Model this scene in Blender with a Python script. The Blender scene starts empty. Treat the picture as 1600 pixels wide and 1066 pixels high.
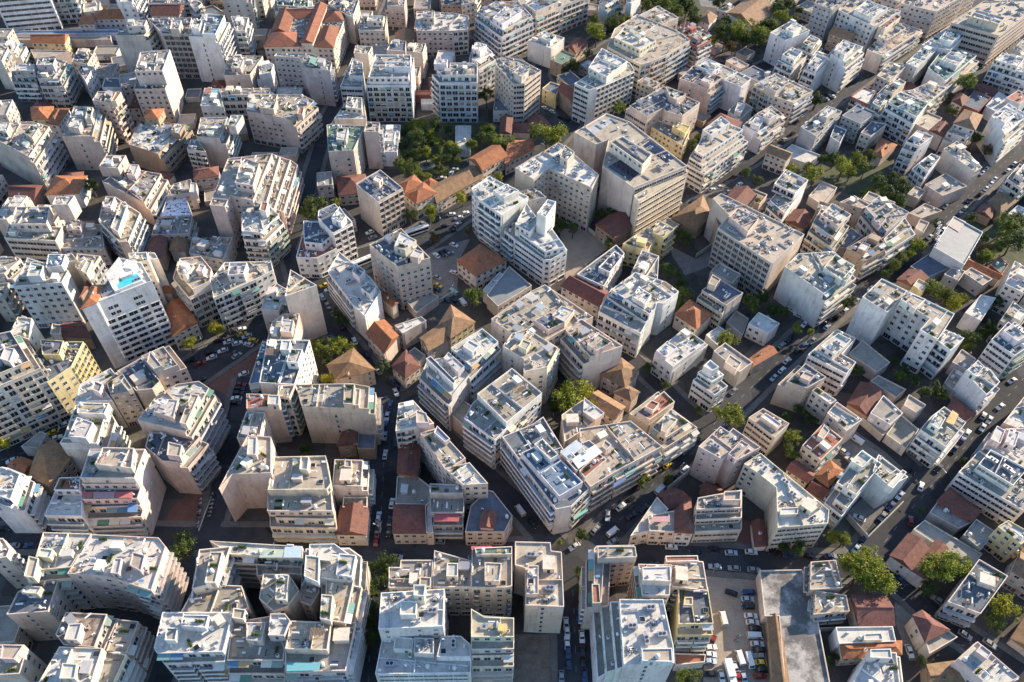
import bpy, bmesh, math, random
from mathutils import Matrix, Vector
random.seed(7)
sc = bpy.context.scene
COL = sc.collection
PI = math.pi
# ------------------------------------------------------------------ camera
ALT, TH, ROLL, FPX = 245.0, math.radians(48.1), math.radians(1.54), 1244.0
RC = Matrix.Rotation(PI/2 - TH, 3, 'X') @ Matrix.Rotation(ROLL, 3, 'Z')
CAMP = Vector((0, 0, ALT))
cam = bpy.data.cameras.new('camera'); cam.sensor_width = 36; cam.lens = FPX/1600*36
cam.clip_end = 6000; cam.clip_start = 1
co = bpy.data.objects.new('camera', cam); COL.objects.link(co)
co.matrix_world = Matrix.Translation(CAMP) @ RC.to_4x4(); sc.camera = co
def unproj(px, py, z=0.0):
    d = RC @ Vector(((px-800)/FPX, -(py-533)/FPX, -1))
    t = (z-ALT)/d.z
    return CAMP + d*t
def depth(p):
    return -(RC.transposed() @ (p-CAMP)).z
def proj(p):
    q = RC.transposed() @ (Vector(p)-CAMP)
    return 800+FPX*q.x/-q.z, 533-FPX*q.y/-q.z
ROWS = {'a':0,'f':120,'b':240,'g':380,'c':500,'e':650,'d':800}
def tile(t, x, y):
    if t == 's': return x, y
    if t == 'r7': return 1040+x/4.846, 640+y/4.846
    s = 4.0 if t[0] == 'd' else 3.9925
    return int(t[1])*400+x/s, ROWS[t[0]]+y/s
def parse(s): return [tuple(float(v) for v in p.split(',')) for p in s.split()]
# ------------------------------------------------------------------ materials
def newmat(name):
    m = bpy.data.materials.new(name); m.use_nodes = True
    nt = m.node_tree; b = nt.nodes['Principled BSDF']
    return m, nt, b
def nd(nt, t, **kw):
    n = nt.nodes.new(t)
    for k, v in kw.items(): setattr(n, k, v)
    return n
def mixc(nt, mode, fac, a, b):
    n = nd(nt, 'ShaderNodeMix', data_type='RGBA', blend_type=mode)
    for i, v in ((0, fac), (6, a), (7, b)):
        if hasattr(v, 'is_linked'): nt.links.new(v, n.inputs[i])
        else: n.inputs[i].default_value = v if i == 0 else (*v, 1)
    return n.outputs[2]
def noise(nt, vec, scale, detail=3, rough=.6):
    n = nd(nt, 'ShaderNodeTexNoise'); n.inputs['Scale'].default_value = scale
    n.inputs['Detail'].default_value = detail; n.inputs['Roughness'].default_value = rough
    nt.links.new(vec, n.inputs['Vector']); return n.outputs['Fac']
def ramp(nt, f, stops, interp='LINEAR'):
    r = nd(nt, 'ShaderNodeValToRGB'); e = r.color_ramp.elements; r.color_ramp.interpolation = interp
    e[0].position, e[1].position = stops[0][0], stops[-1][0]
    for p, c in stops[1:-1]: e.new(p)
    for el, (p, c) in zip(sorted(e, key=lambda k: k.position), stops):
        el.color = (*c, 1) if isinstance(c, tuple) else (c, c, c, 1)
    nt.links.new(f, r.inputs[0]); return r.outputs[0]
def vmap(nt, vec, sc_):
    n = nd(nt, 'ShaderNodeMapping'); n.inputs['Scale'].default_value = sc_
    nt.links.new(vec, n.inputs['Vector']); return n.outputs[0]
def pos(nt): return nd(nt, 'ShaderNodeNewGeometry').outputs['Position']
def ocol(nt): return nd(nt, 'ShaderNodeObjectInfo').outputs['Color']
def bump(nt, b, f, strength, dist=.05):
    n = nd(nt, 'ShaderNodeBump'); n.inputs['Strength'].default_value = strength
    n.inputs['Distance'].default_value = dist
    nt.links.new(f, n.inputs['Height']); nt.links.new(n.outputs[0], b.inputs['Normal'])
def m_wall():
    m, nt, b = newmat('plaster'); p = pos(nt)
    c = ocol(nt)
    big = ramp(nt, noise(nt, p, .12, 4), [(.3, .78), (.7, 1.08)])
    streak = ramp(nt, noise(nt, vmap(nt, p, (.8, .8, .09)), 1.0, 4, .65), [(.3, .68), (.47, 1.0), (.8, 1.04)])
    fine = ramp(nt, noise(nt, p, 2.2, 4, .7), [(.25, .88), (.75, 1.08)])
    c = mixc(nt, 'MULTIPLY', 1.0, c, big); c = mixc(nt, 'MULTIPLY', .8, c, streak); c = mixc(nt, 'MULTIPLY', 1.0, c, fine)
    v = nd(nt, 'ShaderNodeTexVoronoi', distance='CHEBYCHEV'); v.inputs['Scale'].default_value = .22; v.inputs['Randomness'].default_value = 1.0
    nt.links.new(vmap(nt, p, (1, 1, .7)), v.inputs['Vector'])
    sp = nd(nt, 'ShaderNodeSeparateColor'); nt.links.new(v.outputs['Color'], sp.inputs[0])
    c = mixc(nt, 'MULTIPLY', .7, c, ramp(nt, sp.outputs[0], [(0, .76), (.18, .96), (.8, 1.0), (1, 1.1)]))
    c = mixc(nt, 'MULTIPLY', .8, c, ramp(nt, noise(nt, vmap(nt, p, (1, 1, .35)), .55, 6, .72), [(.26, (.5, .45, .4)), (.44, (1, 1, 1))]))
    sx = nd(nt, 'ShaderNodeSeparateXYZ'); nt.links.new(p, sx.inputs[0])
    md = nd(nt, 'ShaderNodeMath', operation='PINGPONG'); md.inputs[1].default_value = 1.575; nt.links.new(sx.outputs['Z'], md.inputs[0])
    c = mixc(nt, 'MULTIPLY', .7, c, ramp(nt, md.outputs[0], [(.0, .84), (.07, .9), (.09, 1.0)]))
    nt.links.new(c, b.inputs['Base Color']); b.inputs['Roughness'].default_value = .88
    bump(nt, b, noise(nt, p, 6, 3), .25, .03)
    return m
def m_roof():
    m, nt, b = newmat('roof_deck'); p = pos(nt); c = ocol(nt)
    v = nd(nt, 'ShaderNodeTexVoronoi', distance='CHEBYCHEV'); v.inputs['Scale'].default_value = .28; v.inputs['Randomness'].default_value = .8
    nt.links.new(p, v.inputs['Vector'])
    sep = nd(nt, 'ShaderNodeSeparateColor'); nt.links.new(v.outputs['Color'], sep.inputs[0])
    patch = ramp(nt, sep.outputs[0], [(0, .86), (.45, .97), (1, 1.07)])
    st = ramp(nt, noise(nt, p, .35, 6, .68), [(.26, .5), (.48, 1.0), (.72, 1.12)])
    fine = ramp(nt, noise(nt, p, 2.6, 4, .7), [(.3, .8), (.7, 1.12)])
    br = nd(nt, 'ShaderNodeTexBrick'); br.inputs['Scale'].default_value = .55; br.inputs['Mortar Size'].default_value = .025
    br.offset = 0; br.inputs['Color1'].default_value = (1, 1, 1, 1); br.inputs['Color2'].default_value = (.93, .93, .93, 1); br.inputs['Mortar'].default_value = (.72, .7, .68, 1)
    br.inputs['Brick Width'].default_value = .8; br.inputs['Row Height'].default_value = .8
    nt.links.new(p, br.inputs['Vector'])
    c = mixc(nt, 'MULTIPLY', .75, c, patch); c = mixc(nt, 'MULTIPLY', .9, c, st); c = mixc(nt, 'MULTIPLY', 1, c, fine); c = mixc(nt, 'MULTIPLY', .45, c, br.outputs[0])
    nt.links.new(c, b.inputs['Base Color']); b.inputs['Roughness'].default_value = .9
    return m
def m_tiles():
    m, nt, b = newmat('roof_tiles'); p = pos(nt); c = ocol(nt)
    a = ramp(nt, noise(nt, p, .5, 5, .75), [(.3, (.5, .55, .55)), (.55, (1, 1, 1)), (.8, (1.2, 1.15, 1.05))])
    f = ramp(nt, noise(nt, p, 3, 4, .85), [(.3, .6), (.7, 1.3)])
    w = nd(nt, 'ShaderNodeTexWave', bands_direction='DIAGONAL'); w.inputs['Scale'].default_value = 1.6; w.inputs['Distortion'].default_value = .4
    nt.links.new(p, w.inputs['Vector'])
    c = mixc(nt, 'MULTIPLY', 1, c, a); c = mixc(nt, 'MULTIPLY', 1, c, f)
    c = mixc(nt, 'MULTIPLY', .3, c, ramp(nt, w.outputs['Fac'], [(0, .6), (.6, 1.0)]))
    nt.links.new(c, b.inputs['Base Color']); b.inputs['Roughness'].default_value = .85
    bump(nt, b, w.outputs['Fac'], .5, .06)
    return m
def m_metal():
    m, nt, b = newmat('ribbed_metal'); p = pos(nt); c = ocol(nt)
    w = nd(nt, 'ShaderNodeTexWave', bands_direction='X'); w.inputs['Scale'].default_value = .55; w.inputs['Distortion'].default_value = 0
    r = nd(nt, 'ShaderNodeMapping'); r.inputs['Rotation'].default_value = (0, 0, .75); nt.links.new(p, r.inputs[0]); nt.links.new(r.outputs[0], w.inputs['Vector'])
    a = ramp(nt, noise(nt, p, .4, 5, .7), [(.3, .75), (.7, 1.1)])
    c = mixc(nt, 'MULTIPLY', 1, c, a); c = mixc(nt, 'MULTIPLY', .4, c, ramp(nt, w.outputs['Fac'], [(0, .5), (.3, 1.0)]))
    nt.links.new(c, b.inputs['Base Color']); b.inputs['Roughness'].default_value = .6; b.inputs['Metallic'].default_value = 0
    bump(nt, b, w.outputs['Fac'], .4, .08)
    return m
def m_plain(name, rough=.6, metal=0, col=None, var=.12):
    m, nt, b = newmat(name); p = pos(nt)
    if col is None: c = ocol(nt)
    else:
        r = nd(nt, 'ShaderNodeRGB'); r.outputs[0].default_value = (*col, 1); c = r.outputs[0]
    c = mixc(nt, 'MULTIPLY', 1, c, ramp(nt, noise(nt, p, 1.5, 4, .7), [(.3, 1-var), (.7, 1+var*.6)]))
    nt.links.new(c, b.inputs['Base Color']); b.inputs['Roughness'].default_value = rough; b.inputs['Metallic'].default_value = metal
    return m
def m_glass():
    m, nt, b = newmat('window_glass')
    r = nd(nt, 'ShaderNodeObjectInfo').outputs['Random']
    c = ramp(nt, r, [(0, (.012, .014, .018)), (.55, (.03, .035, .042)), (.86, (.05, .052, .055)), (.95, (.1, .095, .085)), (1, (.22, .2, .18))])
    nt.links.new(c, b.inputs['Base Color']); b.inputs['Roughness'].default_value = .15
    b.inputs['Specular IOR Level'].default_value = .3
    return m
def m_leaf():
    m, nt, b = newmat('leaves'); c = ocol(nt)
    r = nd(nt, 'ShaderNodeNewGeometry').outputs['Random Per Island']
    c = mixc(nt, 'MULTIPLY', 1, c, ramp(nt, r, [(0, (.45, .5, .4)), (.5, (1, 1, 1)), (1, (1.7, 1.5, .9))]))
    c = mixc(nt, 'MULTIPLY', 1, c, ramp(nt, noise(nt, pos(nt), .55, 3), [(.35, .55), (.65, 1.35)]))
    nt.links.new(c, b.inputs['Base Color']); b.inputs['Roughness'].default_value = .6
    b.inputs['Specular IOR Level'].default_value = .25
    t = nd(nt, 'ShaderNodeBsdfTranslucent'); nt.links.new(c, t.inputs[0])
    mx = nd(nt, 'ShaderNodeMixShader'); mx.inputs[0].default_value = .25
    nt.links.new(b.outputs[0], mx.inputs[1]); nt.links.new(t.outputs[0], mx.inputs[2])
    nt.links.new(mx.outputs[0], nt.nodes['Material Output'].inputs[0])
    return m
def m_ground(name, c1, c2, sc1=.15, rough=.95, cracks=False, stops=(.3, .7)):
    m, nt, b = newmat(name); p = pos(nt)
    f = noise(nt, p, sc1, 6, .7)
    c = ramp(nt, f, [(stops[0], c1), (stops[1], c2)])
    c = mixc(nt, 'MULTIPLY', 1, c, ramp(nt, noise(nt, p, 1.8, 5, .75), [(.3, .72), (.7, 1.18)]))
    if cracks:
        v = nd(nt, 'ShaderNodeTexVoronoi', distance='CHEBYCHEV'); v.inputs['Scale'].default_value = .09; nt.links.new(p, v.inputs['Vector'])
        sep = nd(nt, 'ShaderNodeSeparateColor'); nt.links.new(v.outputs['Color'], sep.inputs[0])
        c = mixc(nt, 'MULTIPLY', 1, c, ramp(nt, sep.outputs[0], [(0, .6), (1, 1.25)]))
    nt.links.new(c, b.inputs['Base Color']); b.inputs['Roughness'].default_value = rough
    return m
def m_torn():
    m, nt, b = newmat('torn_sheeting'); p = pos(nt)
    f = noise(nt, p, .55, 3, .7)
    c = ramp(nt, f, [(.40, (.03, .03, .04)), (.46, (.72, .72, .75)), (.8, (.8, .8, .82))])
    nt.links.new(c, b.inputs['Base Color']); b.inputs['Roughness'].default_value = .8
    return m
def m_water(name, col):
    m, nt, b = newmat(name); p = pos(nt)
    c = ramp(nt, noise(nt, p, .25, 2), [(.3, tuple(v*.75 for v in col)), (.7, tuple(min(1, v*1.3) for v in col))])
    nt.links.new(c, b.inputs['Base Color']); b.inputs['Roughness'].default_value = .06
    bump(nt, b, noise(nt, p, 3, 2), .08, .05)
    return m
M = dict(wall=m_wall(), roof=m_roof(), tiles=m_tiles(), metal=m_metal(), glass=m_glass(), leaf=m_leaf(), torn=m_torn(),
    paint=m_plain('painted', .7), frame=m_plain('window_frame', .5, 0, (.55, .54, .52)), shutter=m_plain('shutter', .6),
    shop=m_plain('shopfront_dark', .3, 0, (.03, .032, .036)), steel=m_plain('galvanised_steel', .4, .7, (.5, .5, .52)),
    panel=m_plain('solar_panel', .15, 0, (.012, .018, .045)), cloth=m_plain('canvas', .85), bark=m_plain('bark', .9, 0, (.1, .075, .05), .4),
    car=m_plain('car_paint', .28), rubber=m_plain('rubber', .85, 0, (.02, .02, .02)), carglass=m_plain('car_glass', .08, 0, (.015, .018, .022)),
    lamp=m_plain('lens_clear', .15, 0, (.7, .7, .68)), red=m_plain('lens_red', .2, 0, (.45, .02, .015)),
    white=m_plain('white_paint', .6, 0, (.62, .62, .6)), mark=m_plain('worn_road_paint', .8, 0, (.2, .2, .2), .5), basin=m_water('basin_water', (.05, .07, .06)), dark=m_plain('dark_gap', .8, 0, (.025, .025, .028)),
    asphalt=m_ground('asphalt', (.026, .028, .033), (.05, .051, .056), .2, cracks=True), pavement=m_ground('pavement_slabs', (.10, .092, .084), (.17, .155, .14), .3),
    ground=m_ground('town_ground', (.045, .042, .04), (.12, .105, .09), .08, cracks=True), tan=m_ground('packed_earth', (.24, .195, .155), (.36, .3, .24), .2),
    brick=m_ground('brick_paving', (.12, .062, .05), (.2, .10, .075), .3), park=m_ground('park_soil', (.035, .05, .022), (.1, .095, .05), .25),
    concrete=m_ground('concrete_yard', (.14, .13, .12), (.25, .23, .205), .25), pool=m_water('pool_water', (.05, .42, .5)), rubble=m_ground('rubble_lot', (.10, .08, .065), (.24, .19, .15), .35), stained=m_ground('stained_concrete', (.13, .12, .11), (.4, .375, .34), .13, stops=(.44, .58)), rust=m_ground('rubble_roof', (.1, .06, .04), (.42, .36, .3), .6))
# ------------------------------------------------------------------ mesh helpers
class MB:
    def __init__(s): s.v = []; s.f = []; s.m = []
    def add(s, vs, fs, mi=0):
        o = len(s.v); s.v += [tuple(v) for v in vs]
        for f in fs: s.f.append([o+i for i in f]); s.m.append(mi)
    def box(s, x0, x1, y0, y1, z0, z1, mi=0, mat=None):
        vs = [Vector((x, y, z)) for z in (z0, z1) for x, y in ((x0, y0), (x1, y0), (x1, y1), (x0, y1))]
        if mat: vs = [mat @ v for v in vs]
        s.add(vs, [(3, 2, 1, 0), (4, 5, 6, 7), (0, 1, 5, 4), (1, 2, 6, 5), (2, 3, 7, 6), (3, 0, 4, 7)], mi)
    def cyl(s, c, r, z0, z1, n=10, mi=0, mat=None, r2=None):
        r2 = r if r2 is None else r2
        vs = [Vector((c[0]+q*math.cos(2*PI*i/n), c[1]+q*math.sin(2*PI*i/n), z)) for q, z in ((r, z0), (r2, z1)) for i in range(n)]
        if mat: vs = [mat @ v for v in vs]
        s.add(vs, [tuple(range(n-1, -1, -1)), tuple(range(n, 2*n))] + [(i, (i+1) % n, n+(i+1) % n, n+i) for i in range(n)], mi)
    def mesh(s, name, mats):
        me = bpy.data.meshes.new(name); me.from_pydata(s.v, [], s.f)
        for m in mats: me.materials.append(m)
        if len(mats) > 1: me.polygons.foreach_set('material_index', s.m)
        me.update(); return me
def obj(name, me, parent=None, loc=(0, 0, 0), rz=0, scale=(1, 1, 1), color=None):
    o = bpy.data.objects.new(name, me); COL.objects.link(o)
    o.location = loc; o.rotation_euler = (0, 0, rz); o.scale = scale
    if parent: o.parent = parent
    if color: o.color = (*color, 1)
    return o
def area(P): return .5*sum(P[i][0]*P[(i+1) % len(P)][1]-P[(i+1) % len(P)][0]*P[i][1] for i in range(len(P)))
def inset(P, d):
    n = len(P); R = []
    for i in range(n):
        a, b, c = Vector(P[i-1]), Vector(P[i]), Vector(P[(i+1) % n])
        e1 = (b-a).normalized(); e2 = (c-b).normalized()
        n1 = Vector((-e1.y, e1.x)); n2 = Vector((-e2.y, e2.x))
        k = n1+n2
        if k.length < .2: R.append(b+n1*d); continue
        k.normalize(); q = max(.35, k.dot(n1)); R.append(b+k*(d/q))
    return R
def inside(p, P):
    c = False; n = len(P)
    for i in range(n):
        a, b = P[i], P[(i+1) % n]
        if (a[1] > p[1]) != (b[1] > p[1]) and p[0] < (b[0]-a[0])*(p[1]-a[1])/(b[1]-a[1])+a[0]: c = not c
    return c
def edist(p, P):
    q = 1e9
    for i in range(len(P)):
        a, b = Vector(P[i]), Vector(P[(i+1) % len(P)]); e = b-a
        t = max(0, min(1, (Vector(p)-a).dot(e)/max(e.length_squared, 1e-6))); q = min(q, (Vector(p)-a-e*t).length)
    return q
# ------------------------------------------------------------------ shared unit meshes
def window_mesh(kind):
    b = MB(); t = .06
    b.box(-.5, .5, -.02, .03, 0, 1, 0)                         # glass
    for x0, x1, z0, z1 in ((-.5, -.5+t, 0, 1), (.5-t, .5, 0, 1), (-.5, .5, 0, t), (-.5, .5, 1-t, 1), (-.02, .02, 0, 1)):
        b.box(x0, x1, .028, .075, z0, z1, 1)
    b.box(-.55, .55, 0, .16, -.06, 0, 1)
    if kind == 'half': b.box(-.47, .47, .03, .06, .5, .97, 2)
    if kind == 'shut': b.box(-.47, .47, .03, .06, .03, .97, 2)
    if kind == 'leaf':
        b.box(-.98, -.52, .0, .07, 0, 1, 2); b.box(.52, .98, .0, .07, 0, 1, 2)
    return b.mesh('window_'+kind, [M['glass'], M['frame'], M['shutter']])
WIN = {k: window_mesh(k) for k in ('open', 'half', 'shut', 'leaf')}
def grid_mesh():
    b = MB(); b.box(-.5, .5, -.02, .03, 0, 1, 0)
    for x in (-.5, -.17, .16, .47): b.box(x, x+.035, .03, .09, 0, 1, 1)
    b.box(-.56, .56, 0, .45, -.12, -.02, 2); b.box(-.58, -.52, 0, .45, -.12, 1.1, 2); b.box(.52, .58, 0, .45, -.12, 1.1, 2); b.box(-.58, .58, 0, .45, 1.02, 1.12, 2)
    return b.mesh('grid_window', [M['glass'], M['frame'], M['wall']])
WIN['grid'] = grid_mesh()
_rib = {}
def ribbon_mesh(L):
    n = max(2, round(L/1.5))
    if n not in _rib:
        b = MB(); b.box(-.5, .5, -.02, .03, 0, 1, 0)
        for i in range(n+1):
            x = -.5+i/n; w = (.05 if i % 3 else .16)/L
            b.box(x-w, x+w, .03, .09, 0, 1, 1)
        b.box(-.5, .5, .0, .22, -.12, 0, 2); b.box(-.5, .5, .0, .3, 1.0, 1.1, 2)
        _rib[n] = b.mesh('ribbon_window', [M['glass'], M['frame'], M['wall']])
    return _rib[n]
def balcony_mesh(kind):
    b = MB(); b.box(-.5, .5, 0, 1, -.16, 0, 0)
    if kind == 'solid':
        b.box(-.5, .5, .92, 1, 0, .95, 0); b.box(-.5, -.485, 0, .92, 0, .95, 0); b.box(.485, .5, 0, .92, 0, .95, 0)
    elif kind == 'cloth':
        b.box(-.5, .5, .94, .98, .1, .9, 1); b.box(-.5, -.49, 0, .94, .1, .9, 1); b.box(.49, .5, 0, .94, .1, .9, 1); b.box(-.5, .5, .92, 1, .9, .98, 2)
    else:
        b.box(-.5, .5, .93, .99, .92, .99, 2); b.box(-.5, .5, .95, .97, .45, .5, 2)
        for i in range(29):
            x = -.5+i/28; b.box(x-.0022, x+.0022, .94, .98, 0, .93, 2)
        b.box(-.5, -.49, 0, .93, .4, .95, 2); b.box(.49, .5, 0, .93, .4, .95, 2)
    return b.mesh('balcony_'+kind, [M['wall'], M['cloth'], M['frame']])
BAL = {k: balcony_mesh(k) for k in ('solid', 'cloth', 'rail')}
def mk(name, fn, mats):
    b = MB(); fn(b); return b.mesh(name, [M[k] for k in mats])
_pb = MB(); _pb.box(-.06, .06, 0, .14, 0, 1); PIPE = _pb.mesh('drain_pipe', [M['paint']])
def awning_mesh(b):
    b.add([(-.5, 0, 0), (.5, 0, 0), (.5, 1, -.45), (-.5, 1, -.45), (-.5, 0, -.03), (.5, 0, -.03), (.5, 1, -.48), (-.5, 1, -.48)],
          [(0, 1, 2, 3), (7, 6, 5, 4), (3, 2, 6, 7), (0, 3, 7, 4), (1, 5, 6, 2)], 0)
    b.box(-.5, .5, .97, 1.0, -.7, -.46, 0)
AWN = mk('awning', awning_mesh, ['cloth'])
def swh(b):
    R = Matrix.Rotation(math.radians(-38), 4, 'X')
    b.box(-1.0, 1.0, 0, 1.9, .1, .18, 0, R); b.cyl((0, 0), .27, -1.0, 1.0, 10, 1, Matrix.Translation((0, 1.6, 1.45)) @ Matrix.Rotation(PI/2, 4, 'Y'))
    for x in (-.9, .9): b.box(x-.04, x+.04, 1.5, 1.58, 0, 1.3, 2)
def acm(b):
    b.box(-.45, .45, -.2, .2, .12, .85, 0); b.cyl((0, 0), .28, .2, .215, 12, 1, Matrix.Translation((-.08, 0, .48)) @ Matrix.Rotation(PI/2, 4, 'X'))
    b.box(-.42, -.36, -.2, .2, 0, .12, 1); b.box(.36, .42, -.2, .2, 0, .12, 1)
def tank(b):
    b.cyl((0, 0), .6, .3, 1.5, 14, 0); b.cyl((0, 0), .6, 1.5, 1.7, 14, 0, None, .2)
    for x in (-.4, .4): b.box(x-.06, x+.06, -.5, .5, 0, .3, 1)
def ant(b):
    b.box(-.03, .03, -.03, .03, 0, 3.2, 0)
    for z, w in ((3.1, .5), (2.85, .7), (2.6, .9)): b.box(-w, w, -.02, .02, z, z+.03, 0)
    b.box(-.02, .02, -.6, .6, 2.95, 2.98, 0)
def dish(b):
    b.box(-.04, .04, -.04, .04, 0, 1.0, 1)
    R = Matrix.Translation((0, .1, 1.1)) @ Matrix.Rotation(math.radians(-55), 4, 'X')
    b.cyl((0, 0), .18, 0, .1, 14, 0, R, .5)
def perg(b):
    for x in (-1.8, 1.8):
        for y in (-1.4, 1.4): b.box(x-.07, x+.07, y-.07, y+.07, 0, 2.3, 0)
    for i in range(11): b.box(-2+i*.4-.05, -2+i*.4+.05, -1.7, 1.7, 2.38, 2.5, 0)
    for y in (-1.4, 1.4): b.box(-2, 2, y-.06, y+.06, 2.26, 2.38, 0)
def skyl(b):
    b.box(-.8, .8, -.8, .8, 0, .35, 0); b.box(-.7, .7, -.7, .7, .35, .4, 1)
def chim(b):
    b.box(-.35, .35, -.35, .35, 0, 1.5, 0); b.box(-.42, .42, -.42, .42, 1.5, 1.62, 0); b.box(-.2, .2, -.2, .2, 1.62, 1.9, 1)
def stairbox(b):
    b.box(-1.7, 1.7, -2.1, 2.1, 0, 2.6, 0); b.box(-1.85, 1.85, -2.25, 2.25, 2.6, 2.78, 0); b.box(-.45, .45, -2.13, -2.1, 0, 2.0, 1); b.box(1.7, 1.73, -.6, .6, 1.2, 2, 1)
def shedm(b):
    b.box(-1.5, 1.5, -1.0, 1.0, 0, 2.0, 0)
    b.add([(-1.7, -1.2, 2.0), (1.7, -1.2, 2.0), (1.7, 1.2, 2.45), (-1.7, 1.2, 2.45), (-1.7, -1.2, 1.94), (1.7, -1.2, 1.94), (1.7, 1.2, 2.39), (-1.7, 1.2, 2.39)], [(0, 1, 2, 3), (7, 6, 5, 4), (0, 4, 5, 1), (1, 5, 6, 2), (2, 6, 7, 3), (3, 7, 4, 0)], 1)
def planter(b):
    b.box(-1.2, 1.2, -.25, .25, 0, .5, 0); r = random.Random(3)
    for i in range(160):
        x, y, z = r.uniform(-1.2, 1.2), r.gauss(0, .22), .5+abs(r.gauss(0, .35)); q = [Vector((r.gauss(0, .12), r.gauss(0, .12), r.gauss(0, .12))) for _ in range(3)]
        b.add([Vector((x, y, z))+k for k in q]+[Vector((x, y, z))-q[0]], [(0, 1, 2, 3)], 1)
def table(b):
    b.box(-.7, .7, -.4, .4, .68, .73, 0)
    for x in (-.6, .6):
        for y in (-.3, .3): b.box(x-.03, x+.03, y-.03, y+.03, 0, .68, 0)
def junk(b):
    r = random.Random(9)
    for i in range(26):
        x, y = r.gauss(0, .8), r.gauss(0, .7); a, c, z = r.uniform(.08, .5), r.uniform(.05, .35), r.uniform(.05, .5)
        b.box(-a, a, -c, c, 0, z, r.choice([0, 0, 1, 2]), Matrix.Translation((x, y, r.uniform(0, .25))) @ Matrix.Rotation(r.uniform(0, 3), 4, 'Z') @ Matrix.Rotation(r.uniform(-.3, .3), 4, 'X'))
def laundry(b):
    r = random.Random(4)
    for x in (-1.6, 1.6): b.box(x-.03, x+.03, -.03, .03, 0, 1.9, 1)
    for y in (-.25, 0, .25): b.box(-1.6, 1.6, y-.01, y+.01, 1.84, 1.86, 1)
    for i in range(9):
        x = -1.45+i*.33; y = r.choice([-.25, 0, .25]); b.box(x, x+.26, y-.01, y+.015, 1.86-r.uniform(.5, 1.1), 1.86, 0)
def pipes(b):
    for i in range(3): b.cyl((0, 0), .12, -2.2, 2.2, 8, 0, Matrix.Translation((0, i*.4, .35)) @ Matrix.Rotation(PI/2, 4, 'Y'))
    for x in (-2, 0, 2): b.box(x-.05, x+.05, -.1, .9, 0, .3, 0)
def duct(b):
    b.box(-1.4, 1.4, -.7, .7, .2, 1.5, 0); b.box(1.4, 2.6, -.35, .35, .4, 1.0, 0); b.cyl((-.5, 0), .45, 1.5, 1.62, 12, 1); b.cyl((.6, 0), .45, 1.5, 1.62, 12, 1)
EQ = {'solar_water_heater': mk('solar_water_heater', swh, ['panel', 'white', 'steel']), 'air_conditioner': mk('air_conditioner', acm, ['white', 'dark']),
 'water_tank': mk('water_tank', tank, ['white', 'steel']), 'antenna': mk('antenna', ant, ['steel']), 'satellite_dish': mk('satellite_dish', dish, ['white', 'steel']),
 'pergola': mk('pergola', perg, ['paint']), 'skylight': mk('skylight', skyl, ['wall', 'glass']), 'chimney': mk('chimney', chim, ['wall', 'dark']),
 'stair_housing': mk('stair_housing', stairbox, ['wall', 'dark']), 'roof_shed': mk('roof_shed', shedm, ['wall', 'paint']), 'planter': mk('planter', planter, ['paint', 'leaf']),
 'roof_table': mk('roof_table', table, ['paint']), 'roof_junk': mk('roof_junk', junk, ['paint', 'white', 'dark']), 'clothes_line': mk('clothes_line', laundry, ['cloth', 'steel']), 'roof_pipes': mk('roof_pipes', pipes, ['steel']), 'ventilation_unit': mk('ventilation_unit', duct, ['steel', 'dark'])}
# ------------------------------------------------------------------ buildings
WC = dict(W=(.71, .67, .63), C=(.65, .545, .44), B=(.55, .455, .385), G=(.42, .395, .375), P=(.56, .445, .36), Y=(.66, .54, .28), T=(.36, .26, .18), R=(.36, .13, .095), L=(.6, .585, .565), K=(.62, .5, .47))
RCOL = dict(c=(.42, .355, .275), g=(.32, .285, .24), w=(.55, .515, .455), d=(.13, .145, .17), t=(.34, .14, .09), n=(.13, .2, .15), m=(.15, .21, .29), Y=(.6, .48, .2), z=(.7, .7, .7), i=(.25, .25, .25), k=(.36, .35, .335), b=(.4, .36, .3))
TCOL = dict(o=(.36, .135, .06), m=(.19, .075, .055), b=(.29, .17, .09), r=(.27, .1, .055))
KIND = dict(a=('apartment_building', 'apartment building'), o=('office_building', 'office building'), h=('house', 'house'), s=('shed', 'shed'), t=('hotel', 'hotel'))
AW = [(.1, .22, .16), (.1, .2, .3), (.55, .53, .48), (.45, .3, .14), (.5, .46, .38), (.16, .3, .28), (.5, .5, .46), (.58, .54, .42), (.24, .3, .25)]
SH = [(.5, .48, .44), (.3, .2, .12), (.16, .26, .2), (.55, .53, .5), (.4, .36, .3)]
ROOFS = []; FOOT = []; BLD = []
def ccw(P, f):
    if area(P) < 0:
        P = P[::-1]; n = len(P); f = ''.join(f[(n-2-i) % n] for i in range(n))
    return P, f
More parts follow.
